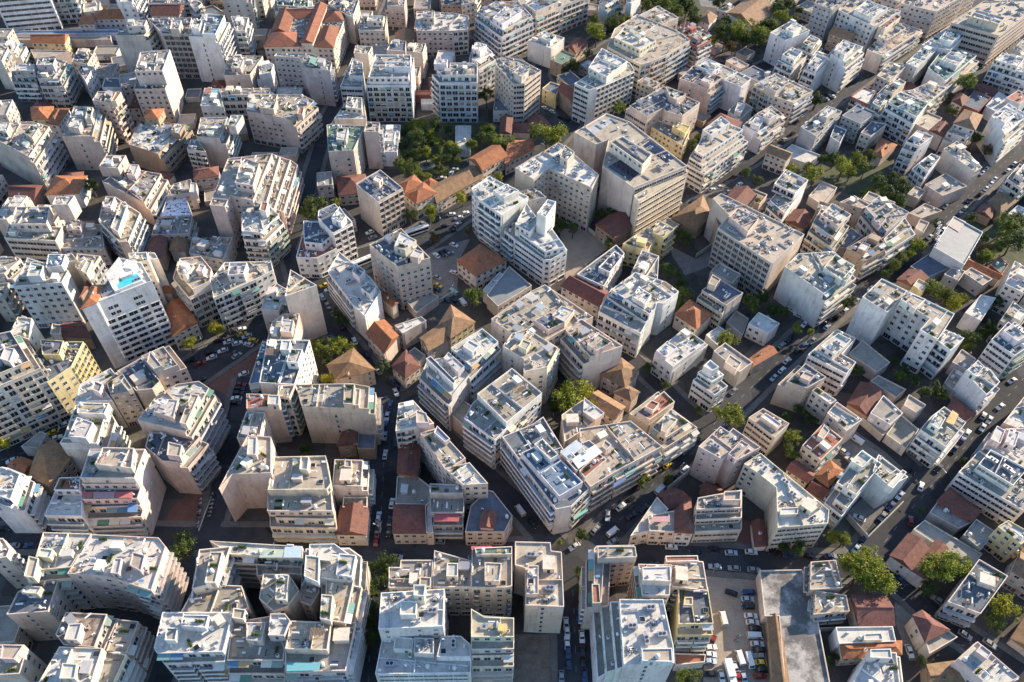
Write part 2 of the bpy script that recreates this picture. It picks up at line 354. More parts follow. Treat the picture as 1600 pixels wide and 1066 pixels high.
def tileroof(root, name, P, z, style, col, ov=.45):
    n = len(P); Q = inset(P, -ov); b = MB()
    if n == 4:
        L = [(Q[(i+1) % 4]-Q[i]).length for i in range(4)]
        k = 0 if L[0]+L[2] >= L[1]+L[3] else 1
        Q = Q[k:]+Q[:k]; wid = ((Q[2]-Q[1]).length+(Q[0]-Q[3]).length)/2; ln = ((Q[1]-Q[0]).length+(Q[3]-Q[2]).length)/2
        rh = min(4.0, wid*.5*.5); m0 = (Q[0]+Q[3])/2; m1 = (Q[1]+Q[2])/2
        if style == 'H':
            t = min(.5, .5*wid/max(ln, .1)); r0, r1 = m0.lerp(m1, t), m0.lerp(m1, 1-t)
        else: r0, r1 = m0, m1
        vs = [(*q, z) for q in Q]+[(*r0, z+rh), (*r1, z+rh)]+[(*q, z-.22) for q in Q]
        b.add(vs, [(0, 1, 5, 4), (2, 3, 4, 5), (3, 0, 4), (1, 2, 5), (9, 8, 7, 6), (0, 6, 7, 1), (1, 7, 8, 2), (2, 8, 9, 3), (3, 9, 6, 0)])
        e = (r1-r0)
        if e.length > .5:                                        # ridge cap
            a = math.atan2(e.y, e.x); b.box(0, e.length, -.14, .14, -.04, .1, 0, Matrix.Translation((*r0, z+rh)) @ Matrix.Rotation(a, 4, 'Z'))
    else:
        c = sum(Q, Vector((0, 0)))/n; r = min((q-c).length for q in Q); rh = min(3.5, r*.5)
        vs = [(*q, z) for q in Q]+[(*c, z+rh)]+[(*q, z-.22) for q in Q]
        b.add(vs, [(i, (i+1) % n, n) for i in range(n)]+[(i, n+1+i, n+1+(i+1) % n, (i+1) % n) for i in range(n)])
    return obj(name, b.mesh(name, [M['tiles']]), root, color=col)
def jit(c, rnd, a=.07):
    k = 1+rnd.uniform(-a, a); return tuple(max(0, min(1, v*k*(1+rnd.uniform(-.025, .025)))) for v in c)
def facade(root, rnd, A, B, z0, z1, code, wc, specs, ground=True, frontbal=None):
    e = B-A; L = e.length
    if L < 1.6: return
    d = e.normalized(); nrm = Vector((d.y, -d.x)); mid = (A+B)/2
    w = Vector((mid.x, mid.y, (z0+z1)/2))+root.location
    tc = CAMP-w
    if nrm.x*tc.x+nrm.y*tc.y < -.12*math.hypot(tc.x, tc.y): return
    H = z1-z0; n = max(1, round(H/3.15)); sh = H/n; rz = math.atan2(d.y, d.x)+PI   # local +y must be outward
    def put(kind, me, x, z, sx, sy, sz, y=0.0, col=None):
        p = A+d*x+nrm*y; specs.append((kind, me, (p.x, p.y, z), rz, (sx, sy, sz), col))
    shc = rnd.choice(SH)
    if code == 'x':
        t = rnd.random()
        if L > 5 and H > 5 and t > .38:
            if t < .6:
                f = rnd.uniform(.3, .7)
                for k in range(n): put('window', WIN['open'], L*f, z0+k*sh+.9, .85, 1, 1.5)
            else:
                m = max(1, int(L/4.2)); keep = [i for i in range(m) if rnd.random() < .55]
                for i in keep:
                    ww = rnd.choice([.8, 1.1, 1.4]); hh = 1.0 if ww < 1 else 1.35
                    for k in range(n):
                        if rnd.random() < .85: put('window', WIN['half' if rnd.random() < .15 else 'open'], (i+.5)*L/m, z0+k*sh+1.1, ww, 1, hh)
        if H > 6 and L > 3:
            for f in ([.06] if rnd.random() < .6 else [.08, .93]): put('drain_pipe', PIPE, L*f, z0, 1, 1, H-.2)
        return
    if code == 'n': return
    if code == 's':
        for k in range(n): put('window', WIN['open'], L*.45, z0+k*sh+.9, .9, 1, 1.7)
        return
    if code in 'wbegv' and H > 5:
        for _ in range(int(L*n/22)):
            if rnd.random() < .6: put('air_conditioner', EQ['air_conditioner'], rnd.uniform(.6, L-.6), z0+int(rnd.uniform(1, n))*sh+(.1 if code != 'w' else 2.35), 1, 1, .8, .42)
    bal = rnd.choice(['solid', 'solid', 'rail', 'rail', 'cloth']); balc = rnd.choice([wc, wc, (.7, .69, .66), (.5, .5, .5)])
    if bal == 'cloth': balc = rnd.choice([(.26, .32, .26), (.6, .58, .52), (.5, .44, .34), (.4, .43, .46)])
    hb = rnd.uniform(.75, 1.1)
    if code == 'v': bal, balc, code, hb = 'solid', tuple(min(.75, v*1.12) for v in wc), 'b', .95
    for k in range(n):
        z = z0+k*sh
        if k == 0 and ground and n > 2 and code != 'h':
            m = max(1, round(L/4.2)); bw = L/m
            for i in range(m): put('shopfront', WIN['grid'], (i+.5)*bw, z+.25, bw*.72, .6, sh*.68, 0, wc)
            continue
        if code == 'r':
            put('window', ribbon_mesh(L), L/2, z+.95, L*.94, 1, 1.45, 0, wc)
        elif code == 'g':
            m = max(1, round(L/3.1)); bw = L/m
            for i in range(m): put('window', WIN['grid'], (i+.5)*bw, z+.55, bw*.8, 1, sh*.66, 0, wc)
        elif code == 'w':
            m = max(1, round(L/3.0)); bw = L/m; kind = rnd.choice(['open', 'open', 'half'])
            for i in range(m):
                if rnd.random() < .05: continue
                t = rnd.random(); kk = 'shut' if t < .07 else ('half' if t < .2 else 'open')
                put('window', WIN[kk], (i+.5)*bw, z+.95, min(1.5, bw*.5), 1, 1.45, 0, shc)
        elif code == 'h':
            if k < n-3:
                m = max(1, round(L/4)); bw = L/m
                for i in range(m): put('window', ribbon_mesh(3.2), (i+.5)*bw, z+.5, bw*.8, 1, 1.9, 0, wc)
                put('balcony', BAL['solid'], L/2, z, L*.97, 1.0, 1.0, 0, wc)
            elif k in (n-3, n-2):
                for fx in (.33, .41, .7, .77): put('window', WIN['open'], L*fx, z+.8, 1.7, 1, 1.7, 0, wc)
        else:
            m = max(1, round(L/3.4)); bw = L/m
            for i in range(m):
                t = rnd.random(); kk = 'shut' if t < .1 else ('half' if t < .26 else 'open')
                put('window', WIN[kk], (i+.5)*bw+rnd.uniform(-.2, .2), z+.08, bw*rnd.uniform(.62, .95), 1, 2.35, 0, shc)
            if code == 'b' or k % 1 == 0 and code == 'e':
                if code == 'b': put('balcony', BAL[bal], L/2, z, L*.96, 1.45, hb/.95, 0, balc)
                else:
                    for x0 in ((.27, .74) if L > 9 else (.5,)): put('balcony', BAL[bal], L*x0, z, min(L*.42, 6.5), 1.15, 1.0, 0, balc)
            for i in range(m):
                if rnd.random() < .13: put('awning', AWN, (i+.5)*bw, z+2.6, bw*.95, rnd.uniform(1.2, 1.8), 1, .02, rnd.choice(AW))
def prism(b, P, z0, z1, mi=0, top=True):
    n = len(P); b.add([(*p, z0) for p in P]+[(*p, z1) for p in P], [(i, (i+1) % n, n+(i+1) % n, n+i) for i in range(n)]+([tuple(range(n, 2*n))] if top else []), mi)
def flatroof(root, nm, P, h, roofc, wc, rnd, par=.6):
    n = len(P); I = inset(P, .22)
    if area(I) < 1.0: I = [p for p in P]
    deck = h-par
    m = {'m': 'metal', 'i': 'metal', 'z': 'torn', 'b': 'rust', 'k': 'stained'}.get(roofc, 'roof')
    b = MB(); b.add([(*p, deck) for p in I], [tuple(range(n))])
    flatroof.o = obj(nm+'roof', b.mesh('roof', [M[m]]), root, color=jit(RCOL.get(roofc, (.35, .33, .3)), rnd, .12))
    b = MB(); O = inset(P, -.04); I2 = inset(P, .21)
    b.add([(*p, h) for p in O]+[(*p, h) for p in I2]+[(*p, deck-.02) for p in I2]+[(*p, h-.14) for p in O]+[(*p, h-.14) for p in P],
          [f for i in range(n) for j in [(i+1) % n] for f in ((i, j, n+j, n+i), (n+i, n+j, 2*n+j, 2*n+i), (3*n+i, 3*n+j, j, i), (4*n+i, 4*n+j, 3*n+j, 3*n+i))])
    obj(nm+'parapet', b.mesh('parapet', [M['wall']]), root, color=jit(tuple(min(.78, v*1.08+.04) for v in wc), rnd, .04))
    return deck
def edge_inset(P, D):
    n = len(P); R = []
    Ls = []
    for i in range(n):
        e = (P[(i+1) % n]-P[i]).normalized(); nn = Vector((-e.y, e.x)); Ls.append((P[i]+nn*D[i], e))
    for i in range(n):
        (a, e), (c, f) = Ls[i-1], Ls[i]; k = e.x*f.y-e.y*f.x
        if abs(k) < .15: return None
        t = ((c.x-a.x)*f.y-(c.y-a.y)*f.x)/k; q = a+e*t
        if (q-P[i]).length > 6: return None
        R.append(q)
    return R if area(R) > .4*area(P) and all((R[(i+1) % n]-R[i]).dot(P[(i+1) % n]-P[i]) > 0 for i in range(n)) else None
def building(line):
    t, kd, h, wcode, rcode, fc, pts, rest = line.split(';', 7)
    label, _, tiers = rest.partition(';')
    h = float(h); rnd = random.Random(label)
    if any(k in label for k in ('blank', ' bare', 'plain wall', 'cream wall')): fc = (fc+'x'*12).replace('x', 'n')
    def world(s, z, t=t): return [Vector(unproj(*tile(t, x, y), z).xy) for x, y in parse(s)]
    P = world(pts, h); P, fc = ccw(P, (fc+'x'*12)[:len(P)])
    c = sum(P, Vector((0, 0)))/len(P)
    root = bpy.data.objects.new(KIND[kd][0], None); COL.objects.link(root); root.location = (c.x, c.y, 0); root.empty_display_size = .1
    root['label'] = label; root['category'] = KIND[kd][1]
    wc = jit(WC[wcode], rnd)
    if kd == 'a': fc = ''.join(('e' if q == 'x' and rnd.random() < .24 else q) for q in fc)
    G = [p.copy() for p in P]; P = [p-c for p in P]
    BLD.append((root, label, G, h)); FOOT.append(G)
    specs = []; TP = []
    tl = [s.split(' ', 3) for s in tiers.split('|') if s.strip()]
    tl.sort(key=lambda s: float(s[0]))
    # negative tiers: lower bodies
    tile_r = rcode[0] in 'HA' and len(rcode) == 2
    UP = None
    if kd == 'a' and not tile_r and h >= 12 and abs(area(P)) > 110 and (any(q in fc for q in 'bev') or rnd.random() < .35):
        UP = edge_inset(P, [rnd.uniform(1.6, 2.6) if q in 'bev' else .06 for q in fc])
    if tile_r:
        tileroof(root, 'roof', P, h, rcode[0], jit(TCOL[rcode[1]], rnd, .15)); deck = h
    elif UP:
        hb = h-3.05; deck0 = flatroof(root, 'terrace_', P, hb, 'g' if rnd.random() < .5 else 'c', wc, rnd)
        deck = flatroof(root, '', UP, h, rcode, wc, rnd)
        b = MB(); prism(b, UP, deck0-.02, h, 0, False); obj('upper_storey', b.mesh('upper_wall', [M['wall']]), root, color=tuple(min(.8, v*1.06) for v in wc))
        for i in range(len(P)):
            if fc[i] in 'bev':
                e = UP[(i+1) % len(P)]-UP[i]; L = e.length
                if L < 3: continue
                d = e.normalized(); nn = Vector((d.y, -d.x)); m = max(1, round(L/3.4))
                q = UP[i]+root.location.xy
                if nn.dot(CAMP.xy-q) < 0: continue
                for k in range(m):
                    p = UP[i]+d*((k+.5)*L/m); specs.append(('window', WIN['open' if rnd.random() < .8 else 'half'], (p.x, p.y, deck0+.05), math.atan2(d.y, d.x)+PI, (L/m*rnd.uniform(.5, .85), 1, 2.2), rnd.choice(SH)))
                for k in range(m):
                    if rnd.random() < .45:
                        p = UP[i]+d*((k+.5)*L/m); specs.append(('awning', AWN, (p.x, p.y, h-.5), math.atan2(d.y, d.x)+PI, (L/m*.95, 1.7, .8), rnd.choice(AW)))
    else: deck = flatroof(root, '', P, h, rcode, wc, rnd)
    hw = h-3.05 if UP else h
    b = MB(); prism(b, P, 0, hw, 0, False); obj('wall', b.mesh('wall', [M['wall']]), root, color=wc)
    for i in range(len(P)): facade(root, rnd, P[i], P[(i+1) % len(P)], 0, (deck if not UP else deck0)-.1 if not tile_r else h-.3, fc[i], wc, specs)
    RO = [flatroof.o if not tile_r else None]
    for dz, rc, tf, tp in tl:
        dz = float(dz); Q = world(tp, h+dz); Q, tf = ccw(Q, (tf+'x'*12)[:len(Q)]); FOOT.append([q.copy() for q in Q]); Q = [q-c for q in Q]
        z0 = 0 if dz < 0 else deck-.02
        b = MB(); prism(b, Q, z0, h+dz, 0, False)
        twc = jit(WC['R'], rnd) if False else tuple(min(.78, v*rnd.uniform(.98, 1.12)) for v in wc)
        obj('lower_wing' if dz < 0 else 'upper_storey', b.mesh('upper_wall', [M['wall']]), root, color=twc)
        tiled = rc[0] in 'HA' and len(rc) == 2
        if tiled: tileroof(root, 'upper_roof', Q, h+dz, rc[0], jit(TCOL[rc[1]], rnd, .15)); dk = h+dz
        else: dk = flatroof(root, 'upper_', Q, h+dz, rc, twc, rnd, .35 if dz >= 0 and dz < 4 and area(Q) < 60 else .8)
        for i in range(len(Q)):
            code = tf[i]
            if code == 'x' and dz >= 2.4 and rnd.random() < .4: code = 'd'
            A, B = Q[i], Q[(i+1) % len(Q)]
            if code == 'd':
                L = (B-A).length; d = (B-A).normalized(); nrm = Vector((d.y, -d.x)); p = A+d*L*rnd.uniform(.3, .7)
                if L > 2.2: specs.append(('roof_door', WIN['shut' if rnd.random() < .5 else 'open'], (p.x, p.y, max(z0, h+dz-3)+.1), math.atan2(d.y, d.x)+PI, (.9, 1, 2.0), rnd.choice(SH)))
                continue
            zz = 0 if dz < 0 else max(z0, h+dz-3.4 if dz < 9 else z0)
            facade(root, rnd, A, B, zz, dk-.1, code, twc, specs, dz < 0)
        TP.append((Q, dk, h+dz)); RO.append(flatroof.o if not tiled else None)
    # windows and balconies
    wins = [s for s in specs if s[0] in ('window',)]
    over = set()
    if len(wins) > 100:
        wins.sort(key=lambda s: -s[2][2])
        over = set(id(s) for s in wins[100:])
        mb = {}
        b = MB(); mats = None
        for s in wins[100:]:
            me = s[1]; X = Matrix.Translation(s[2]) @ Matrix.Rotation(s[3], 4, 'Z') @ Matrix.Diagonal((*s[4], 1))
            o0 = len(b.v); b.v += [tuple(X @ v.co) for v in me.vertices]
            for p in me.polygons: b.f.append([o0+i for i in p.vertices]); b.m.append(p.material_index)
            mats = [M['glass'], M['frame'], me.materials[2]]
        o = obj('window', b.mesh('windows_rest', mats), root, color=wc); o['kind'] = 'stuff'
    for s in specs:
        if id(s) in over: continue
        obj(s[0], s[1], root, s[2], s[3], s[4], s[5] or wc)
    # roof clutter
    if tile_r:
        if rnd.random() < .7:
            q = P[0].lerp(P[2 % len(P)], rnd.uniform(.3, .6)); obj('chimney', EQ['chimney'], root, (q.x, q.y, h+.3), rnd.random()*3, color=wc)
        return
    if UP: P = UP
    surf = [(P, deck, RO[0])] + [(q, dk, ro) for (q, dk, tz), ro in zip(TP, RO[1:]) if area(q) > 22 and ro]
    xs = [p.x for p in P]; ys = [p.y for p in P]; A0 = abs(area(P))
    placed = []
    big = A0 > 90 and not any(tz > h+2 and area(q) > 9 for q, dk, tz in TP)
    def place(nm, rad, col=None, rz=None, sc_=1, tries=25):
        for _ in range(tries):
            S, z, ro = surf[0] if rnd.random() < .62 or len(surf) == 1 else rnd.choice(surf[1:])
            x0, x1, y0, y1 = min(p.x for p in S), max(p.x for p in S), min(p.y for p in S), max(p.y for p in S)
            p = Vector((rnd.uniform(x0, x1), rnd.uniform(y0, y1)))
            if not inside(p, S) or edist(p, S) < rad+.3: continue
            if any(tz > z+.3 and (inside(p, q) or edist(p, q) < rad) for q, dk, tz in TP if q is not S): continue
            if any((p-k).length < rad+r for k, r in placed): continue
            placed.append((p, rad)); e = S[1]-S[0]
            r = math.atan2(e.y, e.x)+(rz if rz is not None else rnd.choice([0, PI/2, PI]))
            obj(nm, EQ[nm], ro, (p.x, p.y, z), r, (sc_,)*3, col); return True
    if kd in 'aot':
        if big: place('stair_housing', 2.6, tuple(min(.8, v*1.1) for v in wc))
        k = min(6, max(1, A0/75))
        if kd == 'a':
            for _ in range(round(k*1.6)): place('solar_water_heater', 1.5, rz=None)
            for _ in range(round(k*.7)): place('roof_shed', 1.8, rnd.choice([(.6, .6, .58), (.45, .42, .38), (.3, .3, .32), (.62, .6, .5)]))
            for _ in range(round(k*1.0)): place('antenna', .8)
            for _ in range(round(k*.5)): place('pergola', 2.1, rnd.choice([(.6, .58, .52), (.3, .2, .12), (.66, .66, .64)]))
            for _ in range(round(k*.7)): place('planter', .9, (.07, .11, .03))
            for _ in range(round(k*.7)): place('roof_table', .7, rnd.choice([(.6, .6, .6), (.4, .25, .12), (.1, .25, .4)]))
        else:
            for _ in range(round(k*1.1)): place('ventilation_unit', 2.2)
            for _ in range(round(k*.7)): place('roof_pipes', 2.3)
        for S, z, ro in surf:
            if area(S) < 70: continue
            for _ in range(1+(area(S) > 200)):
                i = rnd.randrange(len(S)); e = S[(i+1) % len(S)]-S[i]
                if e.length < 6: continue
                d = e.normalized(); nn = Vector((-d.y, d.x)); a0 = S[i]+e*rnd.uniform(.3, .7)+nn*.3; t = 0
                while t < 30 and inside(a0+nn*(t+.8), S) and not any(tz > z+.3 and inside(a0+nn*(t+.6), q) for q, dk, tz in TP if q is not S): t += .5
                if t < 4: continue
                hh = rnd.uniform(.45, 1.1); b = MB(); b.box(-.1, .1, 0, t, 0, hh)
                obj('roof_partition', b.mesh('roof_partition', [M['wall']]), ro, (a0.x, a0.y, z), math.atan2(nn.y, nn.x)-PI/2, (1, 1, 1), tuple(min(.75, v*1.1) for v in wc))
                for s_ in range(int(t/1.5)): placed.append((a0+nn*(s_*1.5+.5), .15))
        for _ in range(round(k*1.2)): place('roof_junk', 1.4, rnd.choice([(.4, .3, .2), (.35, .33, .3), (.2, .22, .25), (.5, .45, .38)]))
        if kd == 'a':
            for _ in range(round(k*.5)): place('clothes_line', 1.6, rnd.choice([(.65, .65, .66), (.25, .32, .45), (.5, .3, .28)]))
        for _ in range(round(k*1.8)): place('air_conditioner', .5)
        for _ in range(round(k*.6)): place('water_tank', .7)
        for _ in range(round(k*1.1)): place('satellite_dish', .5)
        for _ in range(round(k*.7)): place('skylight', .9, wc)
        for _ in range(round(k*.6)): place('chimney', .5, wc)
    elif kd == 'h' and A0 > 40:
        place('water_tank', .7); place('air_conditioner', .5); place('antenna', .8)
        if rnd.random() < .5: place('roof_shed', 1.8, (.5, .48, .45))
EXPOSURE = 1.2
HAZE = 0
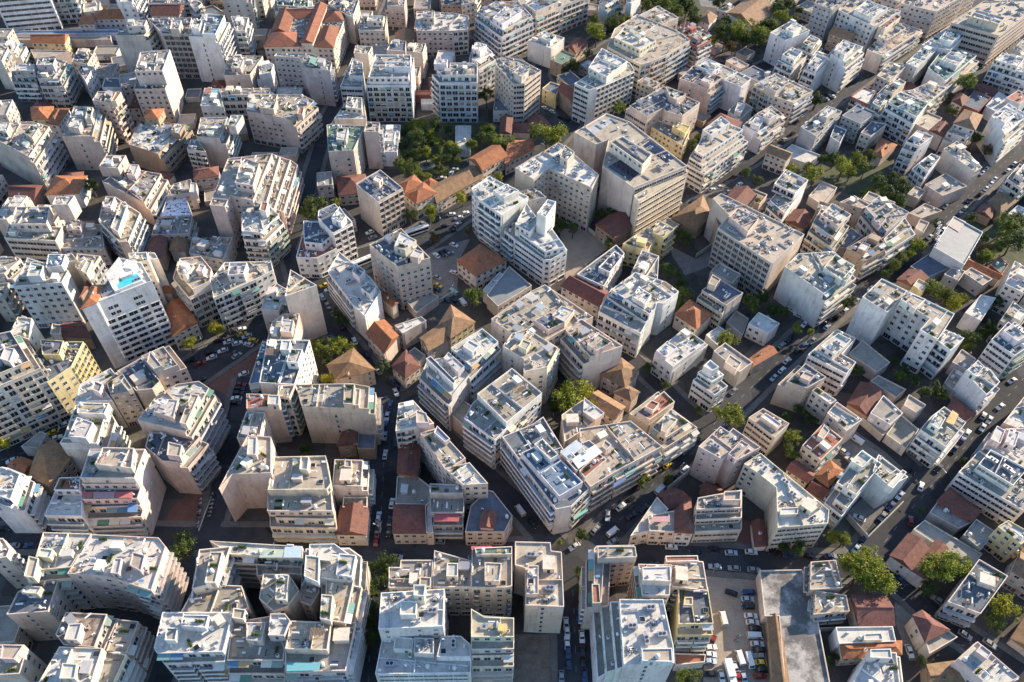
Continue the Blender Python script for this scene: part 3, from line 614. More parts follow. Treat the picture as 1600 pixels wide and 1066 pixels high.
BUILDINGS = """
a0;o;26;W;g;rxxx;-60,-45 285,-75 300,-190 -60,-160;long white office slab with window bands
a0;a;24;L;g;bxxx;287,-85 440,-95 452,-200 302,-190;pale green fronted block joined to the white slab
a0;s;5;L;m;xxxx;20,215 740,205 740,182 20,192;long narrow blue grey canopy roof
a0;s;5;B;g;xxxx;30,250 690,245 690,222 30,228;low flat strip roof behind the canopy
a0;h;9;K;Ho;wxxx;490,150 580,150 600,95 510,100;small house with dark orange roof by the slab
a0;h;9;K;Ho;wwxx;582,120 830,115 800,60 602,70;wide low house with red hipped roof
a0;a;20;W;w;xbxx;740,10 840,15 880,-60 700,-60;white block cut by the top edge
a0;o;12;L;d;rxxx;920,20 1180,20 1160,-40 930,-40;blue glazed low office front
a0;a;14;W;g;bbxx;1187,30 1215,60 1260,20 1200,-20;white corner block with curved balconies
a0;a;22;G;g;xbxx;1385,-10 1560,-15 1560,-80 1375,-80;plain grey block at the top edge
a0;o;27;B;d;gxxx;1015,210 1173,213 1195,110 920,115;brown office with a grid of square windows;4 w xxxx 1060,180 1115,180 1130,125 1070,125
a0;a;27.5;W;w;sbxx;1175,226 1360,235 1425,110 1272,80;tall white tower with a slit window column;3.5 w xxxx 1190,175 1240,178 1260,125 1205,122|2.5 m xxxx 1262,210 1345,212 1400,95 1290,85
a0;a;20;W;g;bbxx;1470,190 1530,190 1550,110 1440,100;white narrow block beside the tall tower
a0;a;26;B;g;xbxx;715,222 920,220 985,150 742,190;grey stepped block with a bare front wall;4 w wwxx 790,165 900,160 915,125 800,128
a0;a;22;B;d;wxxx;833,555 1030,555 1085,385 885,400;beige stepped tower with a sunlit bare side;8 g wxxx 840,445 1013,440 1060,310 875,325
a0;a;15;G;g;bxxx;60,480 215,485 215,405 55,410;grey apartment row with green shutters;3.5 w wxxx 90,440 210,440 215,400 95,400
a0;a;16;G;c;bbxx;235,505 385,510 445,400 340,355 222,405;grey apartments with a sunlit stair tower;4 w xxxx 225,405 330,405 345,362 235,365
a0;a;14;W;g;xwxx;482,430 533,502 585,415 510,408;small white block with square windows
a0;h;9;Y;Ao;wwxx;195,265 400,270 425,215 215,220;yellow house with a triple orange roof
a0;a;14;W;w;xxxx;20,330 115,325 150,260 0,270;white box block with sunlit side
a0;s;8;B;g;xxxx;215,365 340,350 430,315 190,310;low grey roof beyond the yellow house
a0;a;10;B;d;wwxx;445,385 545,400 590,320 490,300;dark roofed low block near the loading yard
a0;a;18;C;c;xxxx;-60,370 10,380 50,300 -20,270;cream block on the left border
a0;h;8;W;d;xwxx;635,545 755,545 740,485 655,485;small white house under the grey block
a0;a;24;P;c;wxxx;575,625 690,640 755,575 610,570;narrow peach tower with stepped sunlit wall;3 t xxxx 690,632 720,625 755,575 725,572
a0;h;10;Y;Ho;wxxx;200,740 300,745 330,665 195,670;low yellow house with bright orange hips
a0;h;10;W;Ho;xwxx;302,770 360,780 430,680 340,680;orange roofed house with white right side
a0;a;20;B;c;sbxx;385,850 610,850 655,660 460,665;beige block with two dark slits;4 w xxxx 530,740 565,735 580,670 545,668|3 w xxxx 420,790 490,800 515,745 450,740
f0;a;20;B;c;xbxx;-100,350 200,510 330,315 150,265 20,270;large beige block with blue terrace awnings;3.5 w bxxx -20,330 40,345 60,290 -10,280|3 g xxxx 150,350 200,380 240,320 190,300
f0;h;9;W;Ho;xxxx;285,735 490,725 540,620 345,620;white house with broad orange hip roof
f0;s;7;T;Am;xxxx;60,760 210,770 260,680 80,670;low brown roof in a shaded courtyard
f0;a;13;P;g;xbxx;635,650 925,800 1035,610 800,570;peach block with red painted terrace;5 c xxxx 615,560 735,570 785,490 660,490|3 w xxxx 790,610 840,615 865,550 815,545
f0;a;13;T;w;xbxx;800,420 1010,490 1190,300 870,270;brown walled block with saw tooth steps;4 Ho xxxx 900,255 985,262 1020,200 920,205|3 w xxxx 1060,340 1120,355 1150,300 1090,290
f0;a;12;W;w;wxxx;1250,180 1395,185 1370,75 1275,70;pale block with a teal roof tarpaulin
f0;a;14;C;c;bxxx;1380,125 1700,120 1705,70 1375,75;stepped block with white parapet bands
a0;a;14;B;g;xxxx;1395,470 1560,465 1640,350 1420,345;flat roofed block right of the white tower;3 w xxxx 1440,420 1500,425 1520,370 1460,365
f0;a;18;B;c;xbxx;1225,372 1400,388 1450,250 1250,255;beige block with planted side balconies;4 w xxxx 1420,300 1470,310 1515,240 1440,240
f0;a;15;B;g;xxxx;1165,450 1285,470 1235,395 1190,390;lower wing of the planted balcony block
b1;a;24;B;c;xwxbxxx;-290,320 -195,330 -160,262 -20,292 60,100 100,0 -175,30;long cream block with stepped roof terraces;4 w wxxx -130,180 -20,200 20,60 -90,20|-3 c xbxx -20,302 60,322 150,20 100,0|-6 c xvxx 62,326 112,346 215,40 152,20|-9 c xvxx 114,347 172,362 260,70 217,40
b1;a;19;W;w;bbxxx;-90,500 50,510 165,400 60,305 -90,335;white stepped block with a sunlit balcony side;3.5 t xxxx 20,350 60,360 75,305 35,300
b0;s;8;W;z;xxxx;1000,390 1190,385 1160,265 1045,270;low shed under torn white sheeting
b0;a;10;B;c;xxxx;1040,265 1210,240 1190,160 1080,190;tan roofed block behind the torn sheeting;3 w xxxx 1180,240 1225,245 1225,185 1190,180
b0;a;10;G;g;wxxx;945,505 1180,500 1200,390 985,400;grey hipped old block in shade
b0;h;8;T;Am;xxxx;905,640 1010,645 1045,510 960,515;old house with red brown gable roof
b0;a;10;G;g;wxxx;1180,620 1390,665 1450,520 1200,530;grey roof with a yellow tarpaulin
b0;h;7;G;Hb;xxxx;1060,600 1150,610 1170,500 1080,500;old house with a brown hipped roof
b0;a;17;C;g;rxxx;25,525 345,545 385,460 60,430;white banded block with tall sunlit side;4 g wxxx 60,440 290,440 310,330 100,330|8 w xxxx 325,318 425,318 465,262 345,270
b0;a;12;G;g;wxxx;350,590 650,590 630,440 390,450;grey fronted block with roof sheds;3.5 c wxxx 410,470 500,475 510,420 430,415
b0;a;17;C;c;xxbxxx;615,420 745,550 800,550 875,370 720,270 640,300;cream block with two terrace troughs;3 w xxxx 640,330 690,340 715,270 660,268|3 w xxxx 690,460 735,490 790,330 750,310
b0;a;13;C;w;xxxx;-40,410 40,410 195,290 180,260 60,260;cream flat block on the left side;3 w xxxx 50,330 120,330 170,265 90,262
g0;a;18;C;g;xbxx;-60,190 60,190 150,110 110,85 -60,85;cream block with a shaded street side
b0;a;14;B;c;xbxx;-60,900 20,900 75,750 -60,745;tan block behind the blue roofed slab
g0;a;24;W;c;wxxxx;80,270 385,245 425,170 170,90 140,160;white block with an outside fire escape;3.5 w xxxx 165,205 250,200 270,140 190,120|3 m xxxx 285,150 385,140 410,70 300,70
g0;a;22;C;c;xwxx;388,135 480,102 445,60 390,80;narrow cream block behind the fire escape block
g0;a;20;C;c;xxxx;470,150 545,200 625,80 480,65;cream block with sunlit parapets;3 w xxxx 505,170 540,190 575,110 545,100
g0;h;14;T;Am;xxxx;500,330 560,260 620,130 590,120;steep maroon roof beside the hotel
g0;t;34;W;w;hxxxx;515,400 945,235 880,120 740,90 655,260;tall white hotel with rooftop pool
g0;h;34.6;W;Ho;xxxx;508,405 600,370 655,262 575,265;orange hipped roof wing on the hotel flank
g0;a;33;C;w;wxxx;810,130 922,105 915,55 800,62;cream tower rising behind the hotel
g0;a;28;W;w;xxxx;924,100 985,95 965,60 922,57;slim white tower right of the hotel
g0;a;21;C;c;xgxxxx;1065,185 1165,305 1310,235 1320,160 1240,65 1095,80;cream block with a square balcony grid;3.5 w xxxx 1110,180 1160,200 1210,140 1150,110|3 w xxxx 1225,170 1260,175 1280,140 1245,130
g0;o;19;W;c;ewxxxxxx;1330,342 1597,225 1702,168 1690,110 1597,115 1540,115 1400,120 1312,230;curved white corner block over the avenue;4 w wxxx 1420,200 1520,190 1540,120 1430,120
g0;h;9;C;Ao;wxxx;1075,575 1230,495 1130,350 1040,410;cream house with large red gable roof
g0;h;12;C;Ho;xxxx;1010,305 1065,310 1085,260 1010,255;small orange roof behind the hotel
c0;a;32;C;d;exxx;-300,490 230,265 100,60 -300,150;huge yellow balcony block on the left;3 w xxxx 0,240 60,260 90,180 30,170
g0;a;27;C;w;xxxx;60,560 180,600 198,468 110,460;sunlit white stair block behind the yellow giant
c0;o;22;Y;d;xwgxx;200,230 295,390 445,290 520,135 270,130;yellow office with a flat dark blue roof;3 d xxxx 265,215 370,215 395,130 250,120
c0;s;7;T;Am;xxxx;390,100 560,110 520,20 400,20;maroon courtyard roof below the hotel
c0;s;9;C;c;xxxx;312,85 372,90 382,30 325,22;little cream stair box among maroon roofs
c0;a;20;B;g;xwxx;860,205 975,330 1150,265 1040,125;grey roofed block with sunken light well;2.5 g xxxx 915,260 960,305 1010,285 935,195
c0;a;18;B;d;xxwxxx;700,300 860,212 1000,380 950,430 845,440 762,340;dark flat roofed block below the hotel
c0;a;19;B;c;xxwx;665,395 765,335 832,440 690,470;tan block with a square light well;2 c xxxx 750,380 800,440 825,425 775,355
c0;a;17;W;w;xxxxxx;465,510 500,400 690,300 722,340 620,400 700,500;pale blue roofed block at the lane bend;3 g xxxx 570,430 620,450 640,400 590,380
c0;a;18;W;c;xbxxxx;370,770 650,770 700,600 665,530 470,530 400,720;white block with a white roof cabin;3.5 w xxxx 425,725 535,735 580,640 480,605|2.5 c xxxx 480,580 650,585 680,520 490,515
c0;a;24;P;w;xbxxxx;855,625 1180,700 1330,440 1240,380 1100,400 970,480;peach block with white honeycomb terraces;3 w xxxx 960,570 1080,610 1110,500 985,490|3 c xxxx 1120,640 1160,650 1240,470 1190,460
c0;a;20;B;d;xxbxxx;905,790 1010,880 1155,892 1285,740 1200,705 930,700;beige block with a dark cluttered roof;3 c xxxx 1040,840 1120,850 1135,780 1050,760
e0;a;15;C;d;bxxx;515,612 862,600 955,300 560,300;stepped block with red terrace awnings;3 d wxxx 515,520 855,515 945,268 555,262|6 d wxxx 510,425 850,425 930,236 550,230|9 c xxxx 500,385 838,388 906,206 560,206|12 c xxxx 590,300 820,325 835,200 640,195
e0;a;17;W;w;bxxx;275,620 510,625 510,470 345,465;white terraced block with maroon awning rows;3 t wxxx 335,460 495,462 500,380 370,385
e0;h;10;T;Hb;xwxxx;185,370 310,430 440,260 330,150 240,200;derelict dark hipped house by the bend
e0;h;6;T;Ao;xxxx;40,340 140,375 215,290 130,260;small rusty orange roof by the lane
e0;s;6;G;g;xxxx;130,190 240,200 290,110 250,95;pale grey lean to by the taxi lane
e0;a;18;W;w;xbxxx;-60,560 130,562 190,380 50,322 -60,322;white balcony block on the left border;4 w bxxx -60,480 65,520 125,360 30,320 -60,320
d0;a;24;C;w;bxxx;145,410 415,385 575,135 235,125;cream roofed block with blue side awnings;3 c xxxx 150,400 210,410 240,290 180,275|3 w xxxx 230,275 310,285 330,235 250,225
d0;a;24;B;w;swsxbxxx;420,385 560,390 700,410 790,440 945,490 1035,215 990,160 575,140;wide cream block with planted stepped terraces;3.2 w xxxx 690,380 740,385 760,290 715,290|3 c xxxx 810,330 880,370 905,270 830,250
d0;a;20;B;d;swxxx;40,640 300,620 365,420 240,415 110,500;beige block with one diagonal drain slit;3 w xxxx 150,505 230,510 260,468 170,462
d0;a;20;B;b;xxbxx;345,765 395,830 640,850 720,640 410,625;flat block with rusty cluttered roof;-3 c xbxx 640,870 790,882 865,685 730,670|3 w xxxx 400,795 480,800 510,695 430,700
d0;a;20;C;w;xxxx;220,1100 560,1100 640,850 370,840;pale roofed block at the lower left;-3 g xbxx 560,1110 690,1110 790,890 640,862|3 w xxxx 370,1040 465,1040 480,950 390,945
d0;a;18;C;c;xwxxx;-60,1020 120,1010 170,850 150,830 -60,830;cream corner block at the lower left edge;3 c xxxx 0,915 85,918 145,832 15,828
d0;a;20;C;c;xbxx;-80,300 40,280 60,230 20,165 -80,160;cream roof cut by the left edge
d0;a;22;W;w;xexxxx;960,850 1000,920 1385,910 1450,650 1435,625 1015,625;wide white block with smooth sunlit roof;3 w xxxx 1130,710 1285,722 1305,645 1145,642|2.5 g xxxx 1030,800 1095,802 1110,725 1040,722
d0;a;20;C;g;xxwxxx;1120,640 1215,625 1430,645 1555,600 1510,460 1225,450;grey roofed block with a pale tank;3 c xxxx 1450,660 1520,670 1535,610 1460,600
d0;a;24;C;c;xxwx;1200,480 1360,440 1440,215 1245,235;cream block with a long roof cabin;3 c xxxx 1280,440 1345,440 1390,250 1315,250
d0;a;23;C;w;bxxx;1440,262 1890,288 1890,215 1310,180;cream block with pastel roof panels
d1;a;23;W;w;xbxx;290,400 640,440 652,250 575,195 300,200;white block with pink penthouse doors;3 w wwxx 500,390 600,405 625,270 520,260|3 c xxxx 300,400 390,440 395,280 310,270
d1;a;21;C;c;wwxxx;20,540 110,620 195,590 270,490 205,390 45,385;cream courtyard block with roof clutter;3 w xxxx 120,545 190,550 205,395 130,390
d1;a;22;C;c;xbxx;390,670 600,700 655,440 400,405;long cream strip with planted edge;3 c xxxx 400,665 465,680 480,520 410,515
d1;a;22;C;c;xxxx;182,855 445,862 470,690 220,680;tan roofed block with a white tank;-3 g ebxx 182,1000 560,990 625,690 470,690 445,862 182,862
d1;a;19;C;g;bxxx;-190,985 165,985 190,770 140,640 -150,690;cream block with two white cabins;4 w xxxx 75,770 175,772 215,680 180,635 90,635|3 w xxxx -60,800 35,805 60,690 -60,690
d1;o;24;W;w;xwxx;765,732 1170,712 1178,480 782,505;white cube tower with crowded roof mast;3 w xxxx 900,640 1000,640 1005,560 905,555|5 w xxxx 985,520 1050,525 1060,455 985,455
d1;o;15;W;w;rxxxx;745,1012 1342,1005 1345,830 1280,775 790,780;low white roof with five skylight stripes;3 w xxxx 860,855 975,860 985,790 870,780|3 w xxxx 985,880 1110,885 1110,790 990,785|3 w xxxx 1130,905 1340,905 1340,830 1280,775 1160,775
d1;a;16;C;g;bxxx;1345,945 1612,940 1612,660 1345,640;tan stepped block with a yellow roof toy;3 g wxxx 1345,860 1612,855 1612,670 1345,650|6 c wxxx 1345,780 1612,780 1612,662 1430,655 1345,605
d1;a;20;C;g;wxxxxx;830,472 1100,472 1105,300 905,300 900,345 830,345;flat grey terrace roof by the corner trees;2.5 g xxxx 1020,465 1090,466 1092,410 1025,405
d1;a;20;C;c;wxxx;1105,468 1345,468 1345,305 1115,240;tan roof with white striped balustrade;3 w xxxx 1190,400 1260,402 1262,320 1195,318
d1;a;21;C;g;xwxxx;1345,470 1412,472 1560,470 1600,462 1600,230 1350,230;grey roofed block with red and green awnings;3 c xxxx 1430,430 1520,430 1535,320 1430,315|1.5 n xxxx 1375,265 1600,262 1600,215 1370,225
d2;o;20;C;c;sbxxxxxx;85,582 325,592 310,250 245,242 240,190 20,185 20,330 85,350;narrow tan roofed block with white strip;2 w xxxx 90,512 165,512 165,335 100,335
d2;a;20;B;c;xxwxxxx;468,572 610,560 622,292 782,272 762,205 530,210 470,270;corner block with folded tan metal roof;3 c xxxx 540,290 780,280 770,215 535,215|1.5 t xxxx 505,570 555,568 545,450 500,450
d2;a;22;C;w;rxxx;815,520 985,520 1000,330 790,325;cream block with ribbon windows to the court;3 w xxxx 820,425 995,432 990,340 815,345
d2;a;17;C;c;xxxx;1000,465 1225,492 1195,310 962,285;cream block with red roof edge;1.2 t xxxx 965,310 1165,305 1160,272 960,275
d2;o;22;W;w;sxxxx;700,962 1015,942 1010,840 945,545 672,545;white office with three blue side terraces;-3 g xxxx 655,985 712,962 680,560 615,560|-6 g xxxx 590,1003 657,985 618,565 556,580|-9 g xxxx 535,1040 593,1005 558,585 506,600|2.5 c xxxx 815,930 1005,935 1000,850 812,855
d2;a;16;Y;d;exxx;1042,745 1268,742 1225,470 1040,470;cream block above the car park;1.5 c xxxx 1075,580 1130,580 1130,532 1080,532
d2;s;5;C;t;wxxx;1020,957 1205,937 1210,890 1015,882;low walled annex by the parked cars
d1;a;19.5;C;b;xxxx;5,400 215,385 285,392 285,292 0,292;junk strewn roof between the pastel panels and the court
d1;a;17;C;c;wxxx;275,560 345,585 395,500 395,420 285,420;narrow light well wing with beige parapet
d3;s;6;C;k;xxxxxxx;110,1130 400,1130 290,560 215,360 -50,365 -20,650 70,650;long low concrete roofed warehouse
d3;s;5;T;Ab;xxxx;45,1130 150,1130 75,652 5,652;brown tiled lean to along the warehouse
d3;a;10;P;c;xwxx;265,485 465,472 425,300 268,312;peach house with an angular flat roof
d3;a;9;P;c;exxx;285,640 510,620 490,520 300,490;peach house with junk on the roof
d3;h;7;C;Am;wxxx;570,715 785,705 735,535 520,520;house with red gable roof by the big tree
d3;h;8;W;w;xxxx;445,822 800,808 780,715 425,720;white terrace house behind orange tiles;1.5 w xxxx 600,800 720,798 710,755 605,760
d3;h;7;C;Ho;wxxx;470,910 830,885 830,812 455,824;house with a long orange hip roof
d3;a;14;W;w;xbxx;500,1120 880,1120 850,880 640,870;white block rising from the bottom edge;3.5 w xxxx 640,908 775,915 768,855 642,858
d3;h;8;C;Hm;xxxx;985,805 1125,735 965,620 912,650;wedge house with maroon hip roof
d3;s;7;C;g;xxxx;1010,885 1185,782 1125,737 987,808;grey clutter roof joined to the wedge house
d3;a;13;K;w;xxxx;1190,915 1400,1120 1600,1020 1330,790;pinkish white block at the lower right;2.5 w xxxx 1300,870 1370,920 1400,880 1335,830
d3;s;6;T;Ab;xxxx;1010,1120 1270,1100 1220,930 1000,960;dark brown gabled shed at the bottom
d3;a;11;C;d;bxxx;1125,560 1330,635 1500,400 1320,295;white railed block with a busy blue roof
d3;h;7;W;Am;xxxx;770,272 900,362 1000,232 882,140;maroon roof with white eaves at the crossing
d3;h;7;W;Am;xxxx;902,362 985,418 1122,232 1052,180;second maroon roof half under the big tree
d3;s;5;G;g;xxxx;910,108 1265,345 1340,262 980,50;plain grey walled roof with blue panel
e3;a;13;Y;w;wxxx;1435,690 1580,800 1660,740 1500,650;pale yellow block with small dark windows
e3;h;6;G;g;xxxx;1220,742 1330,832 1420,722 1300,642;grey flat house beside the pale yellow block
e3;h;5;B;g;xxxx;1010,602 1190,702 1275,660 1060,532;low grey walled yard house
e3;h;6;R;Hm;xxxx;1062,530 1270,652 1325,592 1140,450;maroon fronted shed with a blue roof
e3;o;12;W;g;rxxx;1190,350 1600,592 1700,470 1320,215;striped white office with ribbon windows;4 d rxxx 1315,300 1530,432 1620,330 1390,210
c3;a;12;K;w;xxxx;1345,790 1600,925 1700,800 1597,650 1450,650;pink walled block with white roof cells;3 w xxxx 1390,740 1450,770 1480,690 1430,660|3 w xxxx 1480,760 1540,790 1570,700 1510,675
c3;a;9;C;w;xxxx;1470,640 1600,692 1660,560 1597,480;pale blue roof on the right border
g3;a;21;W;c;xxwwwxxxx;590,335 745,430 822,352 1012,470 950,540 1060,600 1100,540 1165,440 710,220;big white block with a deep rear court;2.5 c xxxx 830,350 920,410 985,350 860,300
g3;a;18;W;w;bxxx;1040,595 1140,668 1225,592 1110,540;lavender white wing with sunlit roof
g3;o;14;W;c;rwxxxx;250,695 490,815 550,742 462,690 550,592 430,535;white office with brown ribbon windows;3 w wxxx 330,640 420,692 520,602 440,560
g3;s;6;C;g;xxxx;505,690 680,802 762,742 590,605;flat concrete annex behind the ribbon office
g3;a;15;P;d;xxxx;75,850 245,905 365,835 205,728;peach walled block with blue grey roof;2 c xxxx 200,835 260,860 290,825 230,800
c3;a;13;C;w;wxxx;275,440 390,525 428,500 310,420;narrow cream house with small windows
c3;a;12;C;w;xxxx;370,580 490,692 588,620 430,510;cream house with bright white roof
c3;a;11;C;t;wxxx;215,782 330,872 467,740 345,645;cream house with a terracotta terrace;2.5 c xxxx 310,720 345,740 385,690 350,655
c3;h;6;C;Am;wxxx;120,930 245,1012 290,960 170,880;maroon roofed cottage under the terracotta terrace
c3;h;7;Y;Ho;xxxx;305,970 375,1037 465,940 390,880;ochre house with a bright orange roof
e3;h;5;T;Am;xxxx;245,460 350,522 392,440 290,400;rust red lean to below the ochre house
e3;a;12;W;g;bxxx;370,512 480,597 712,310 590,215;white house with stacked blue terraces;3 g wxxx 430,415 550,490 712,300 590,212|6 w xxxx 520,280 590,320 650,260 585,215
e3;a;15;W;g;xxxx;655,345 760,440 875,380 690,240;white block with a blank wall to the lot;3 w xxxx 745,430 780,450 865,350 840,335
c3;a;14;W;g;ebxxx;950,682 1110,792 1236,640 1100,540 1020,602;white corner block with orange awning;3 w wxxx 1010,640 1070,680 1110,610 1060,570
c3;h;6;T;Hm;xxxx;1130,545 1220,640 1292,582 1160,480;maroon roof behind the orange awning block
g3;a;15;W;g;xbxxx;1225,805 1365,945 1447,865 1390,790 1290,750;white block with a long blank side;3 w xxxx 1245,790 1300,830 1350,770 1310,730
c3;h;6;T;Am;xxxx;500,520 620,597 730,470 580,390;dark maroon gable roof in the court
c3;s;5;C;g;xxxx;640,380 800,482 862,432 690,345;narrow grey roof along the court
c3;h;8;W;g;xxxx;640,580 762,652 842,580 720,470;white flat roofed house in the inner court
c3;h;8;C;c;xxxx;850,530 932,582 987,530 880,465;cream roofed house in the inner court
c3;s;5;C;g;xxxx;740,712 862,802 942,682 832,590;open topped concrete garage
c3;s;4;C;c;xxxx;590,610 720,722 750,690 630,600;low cream wall building beside the lane
g3;o;16;W;d;rbxx;1395,600 1540,702 1660,620 1500,490;striped white office by the right border;3 w xxxx 1470,545 1560,610 1640,560 1540,490
g3;h;7;K;g;xxxx;1150,742 1250,792 1300,722 1210,660;low grey house behind the lavender wing
g3;h;5;K;c;xxxx;1100,872 1180,932 1240,832 1160,780;pink walled yard house
g3;a;19;W;c;xbxxx;105,145 370,332 566,185 410,50 190,65;block with a vast white blank wall;3 c xxxx 350,150 460,230 540,140 420,70|2.5 w xxxx 440,210 490,240 530,190 480,165
b3;a;17;C;g;bxxx;265,452 420,562 522,420 330,345;apartments with green balcony screens;3 w wxxx 330,380 440,450 520,380 400,310
b3;a;16;G;c;xxxx;590,352 722,502 882,365 692,265;grey walled block with tan roof strips;2.5 g xxxx 660,410 700,450 740,400 690,375
b3;a;16;T;d;xbxx;490,590 612,642 746,570 660,490;brown walled block with a blue roof tray;2 w xxxx 560,590 610,610 640,570 590,550
b3;a;14;W;c;xbxx;722,532 752,588 937,470 872,380;pale green balcony strip over the avenue
b3;h;10;B;d;xxxx;405,572 485,592 590,512 520,460;low terrace house with red brown canopy
b3;h;12;C;c;xxxx;450,302 590,342 642,320 540,262;low cream house with a white rim
b3;h;10;C;g;xxxx;590,282 640,302 702,265 630,235;tiny flat roofed house by dark trees
b3;h;10;C;g;xxxx;642,332 720,347 797,305 702,267;grey roofed house below the dark trees
b3;h;6;P;c;xxxx;880,372 960,402 1087,355 980,310;low pink roofed house on the avenue
b3;h;9;B;c;xxxx;920,462 970,492 1007,430 950,410;small tan corner tower on the avenue
b3;s;11;W;i;xwxx;1035,582 1225,692 1342,490 1160,390;modern white hall with ribbed roof
b3;s;6;G;d;xxxx;890,702 1000,772 1180,692 1050,595;flat dark roof in front of the white hall
b3;h;6;T;Am;xxxx;810,785 905,832 1000,775 880,725;maroon roof at the white hall corner
b3;h;8;Y;w;xxxx;905,822 965,862 1002,812 940,780;little yellow cube house
b3;h;8;C;g;xxxx;1100,752 1190,792 1232,732 1150,710;grey yard house with a dark opening
b3;h;7;C;g;xxxx;1222,742 1340,822 1400,782 1270,710;tan walled yard house
b3;h;9;L;w;xxxx;1230,992 1330,1042 1422,900 1330,880;low house with pale blue roof
b3;s;5;P;Ao;xxxx;1230,692 1440,782 1462,760 1260,660;long narrow orange tiled roof
b3;h;6;R;n;xxxx;1390,692 1460,752 1502,690 1440,640;green and maroon roofed house
b3;a;15;C;w;wxxx;1480,812 1600,872 1660,740 1540,670;pale block with small square windows
b3;a;13;G;g;xxxx;1450,1042 1560,1100 1630,1000 1530,920;grey walled block with white roof cabin;3 w xxxx 1530,1020 1580,1045 1620,990 1570,970
s;o;22;B;c;gxxxxx;1122,356 1206,411 1257,366 1127,302 1114,310 1140,337;long ribbed office with tan roof;3 c xxxx 1140,338 1169,362 1186,341 1153,325
s;h;15;T;g;xxxx;1113,311 1122,355 1141,338 1130,330;bare end wall wing of the ribbed office
f2;o;26;B;w;xwwxxxx;20,568 135,640 230,568 495,692 543,610 310,420 290,410;cream ministry block with rows of windows;4 c xxxx 300,500 345,525 390,470 330,425
f2;o;27;C;c;xrxxxxxx;565,555 760,690 1092,555 735,280 590,228 390,345 525,420 602,392 585,470;huge blank sided office with a solar roof;5 g wxxx 610,405 815,548 872,482 690,370|-3.2 c xrxx 762,740 790,775 1095,600 1085,560
a2;o;25;B;c;xwrrxxx;-105,370 -100,402 10,525 80,520 182,440 60,375 -40,355;zigzag banded office on the corner;4 w xxxx 10,450 60,480 105,440 50,410
a2;h;9;Y;d;xwxx;190,550 275,592 305,530 240,510;old yellow house with grey roof
a2;h;10;T;Am;xwxx;290,560 385,640 392,560 330,520;old dark house with tall windows
a2;o;22;W;c;rxgxxx;390,520 480,562 527,547 765,440 735,390 600,330 470,470;white office with a fine window grid;4 w wxxx 478,420 590,480 720,380 560,300
a2;a;20;C;c;rxbbxxx;595,290 805,402 868,385 965,340 1112,250 1030,190 780,90 640,180;broad stepped block with red roof tiles;4 w wwxx 640,235 800,310 900,250 700,170|2 t xxxx 680,240 780,300 800,285 710,225
a2;a;19;R;c;xbxx;1035,200 1165,262 1252,215 1060,120;block with a brick red corner
a2;a;19;C;c;xxxx;760,112 870,182 1040,110 910,35;tan roofed block by the park trees
a2;a;20;L;g;bbxxx;-230,80 -65,202 135,110 30,0 -90,0;apartments with green balcony glass;3.5 w wxxx -120,110 -60,150 60,70 -20,20
a2;a;18;C;c;bbbxx;50,20 150,107 320,32 480,-30 300,-100 0,-60;street block with green awnings on top;3 m xxxx 80,20 150,70 290,10 180,-40
a2;a;16;L;d;xbxx;545,20 600,42 690,-8 560,-60;blue fronted block by the park
a2;a;16;W;w;xxxx;715,10 747,22 807,-30 720,-60;white block with a sunlit bare wall
a2;a;13;W;w;xxxx;100,252 245,302 327,235 200,195;white cube house with black framed window;2 w xxxx 180,235 240,260 275,225 215,205
a2;h;9;T;n;xwxx;240,372 310,402 402,350 310,310;old house with green and orange roof
a2;h;6;P;Am;xxxx;355,292 400,332 472,280 390,240;low brown roof near the white cube
a2;a;18;P;d;xbxx;1045,490 1245,557 1332,490 1130,410;pink sided block with a blue roof;2.5 w xxxx 1180,500 1235,525 1260,500 1205,478
a2;a;17;W;g;xxxxxx;1325,500 1430,542 1492,490 1370,430 1220,365 1142,400;pale block with a sunlit end wall;3 w xxxx 1160,410 1250,450 1300,420 1225,375
a2;a;17;B;d;rxxwxxx;715,650 845,727 945,672 955,692 1065,722 1174,640 925,530;blue grey roofed block with notched front;3 w xxxx 980,595 1030,627 1087,585 960,540
a2;a;10;Y;g;wwxxx;870,790 1070,912 1112,812 1002,752 900,740;low yellow stepped block;3 Y xxxx 1000,790 1080,830 1110,790 1025,755
f2;o;12;W;c;rexxx;1092,545 1200,607 1474,405 1380,350 1150,460;white office stepping up in terraces;3 c rwxx 1108,500 1190,552 1450,375 1370,325 1160,420|6 c rwxx 1140,460 1192,492 1442,328 1340,285 1190,375|9 w xxxx 1190,330 1240,362 1358,285 1305,245
a2;h;8;W;g;xxxx;1350,692 1420,747 1502,672 1420,620;low white roofed house with a cube cabin;3 w xxxx 1390,690 1430,700 1455,650 1410,640
f2;a;12;W;w;xbxx;1440,302 1560,362 1640,302 1520,235;white walled block by the garden street;2.5 w xxxx 1490,290 1545,310 1570,270 1520,250
a3;a;15;P;c;xwbxxx;-88,530 10,592 160,642 282,567 50,455;peach block with a dark red stripe;3 c xxxx -20,540 50,570 110,530 40,500
f3;a;13;C;c;bbxx;-90,240 10,312 117,250 20,180;cream apartments in front of the striped block;3 w xxxx -30,240 10,265 60,235 15,205
f3;a;13;G;g;xwxx;205,312 300,372 462,215 370,180;slate sided white block;3 w xxxx 320,240 370,255 430,205 380,185
f3;s;5;L;w;xxxx;80,482 250,542 332,490 150,420;low pale blue roofs beside a garden
f3;h;9;W;d;xxxx;390,372 450,412 492,330 420,300;small bright white house
a3;a;18;W;w;sxxx;15,202 110,252 262,190 150,125;white block with slit column near the trees;3 w xxxx 110,180 160,205 210,165 155,145
a3;a;15;W;c;xbxx;195,267 290,312 347,240 260,200;pale block with pergola roof
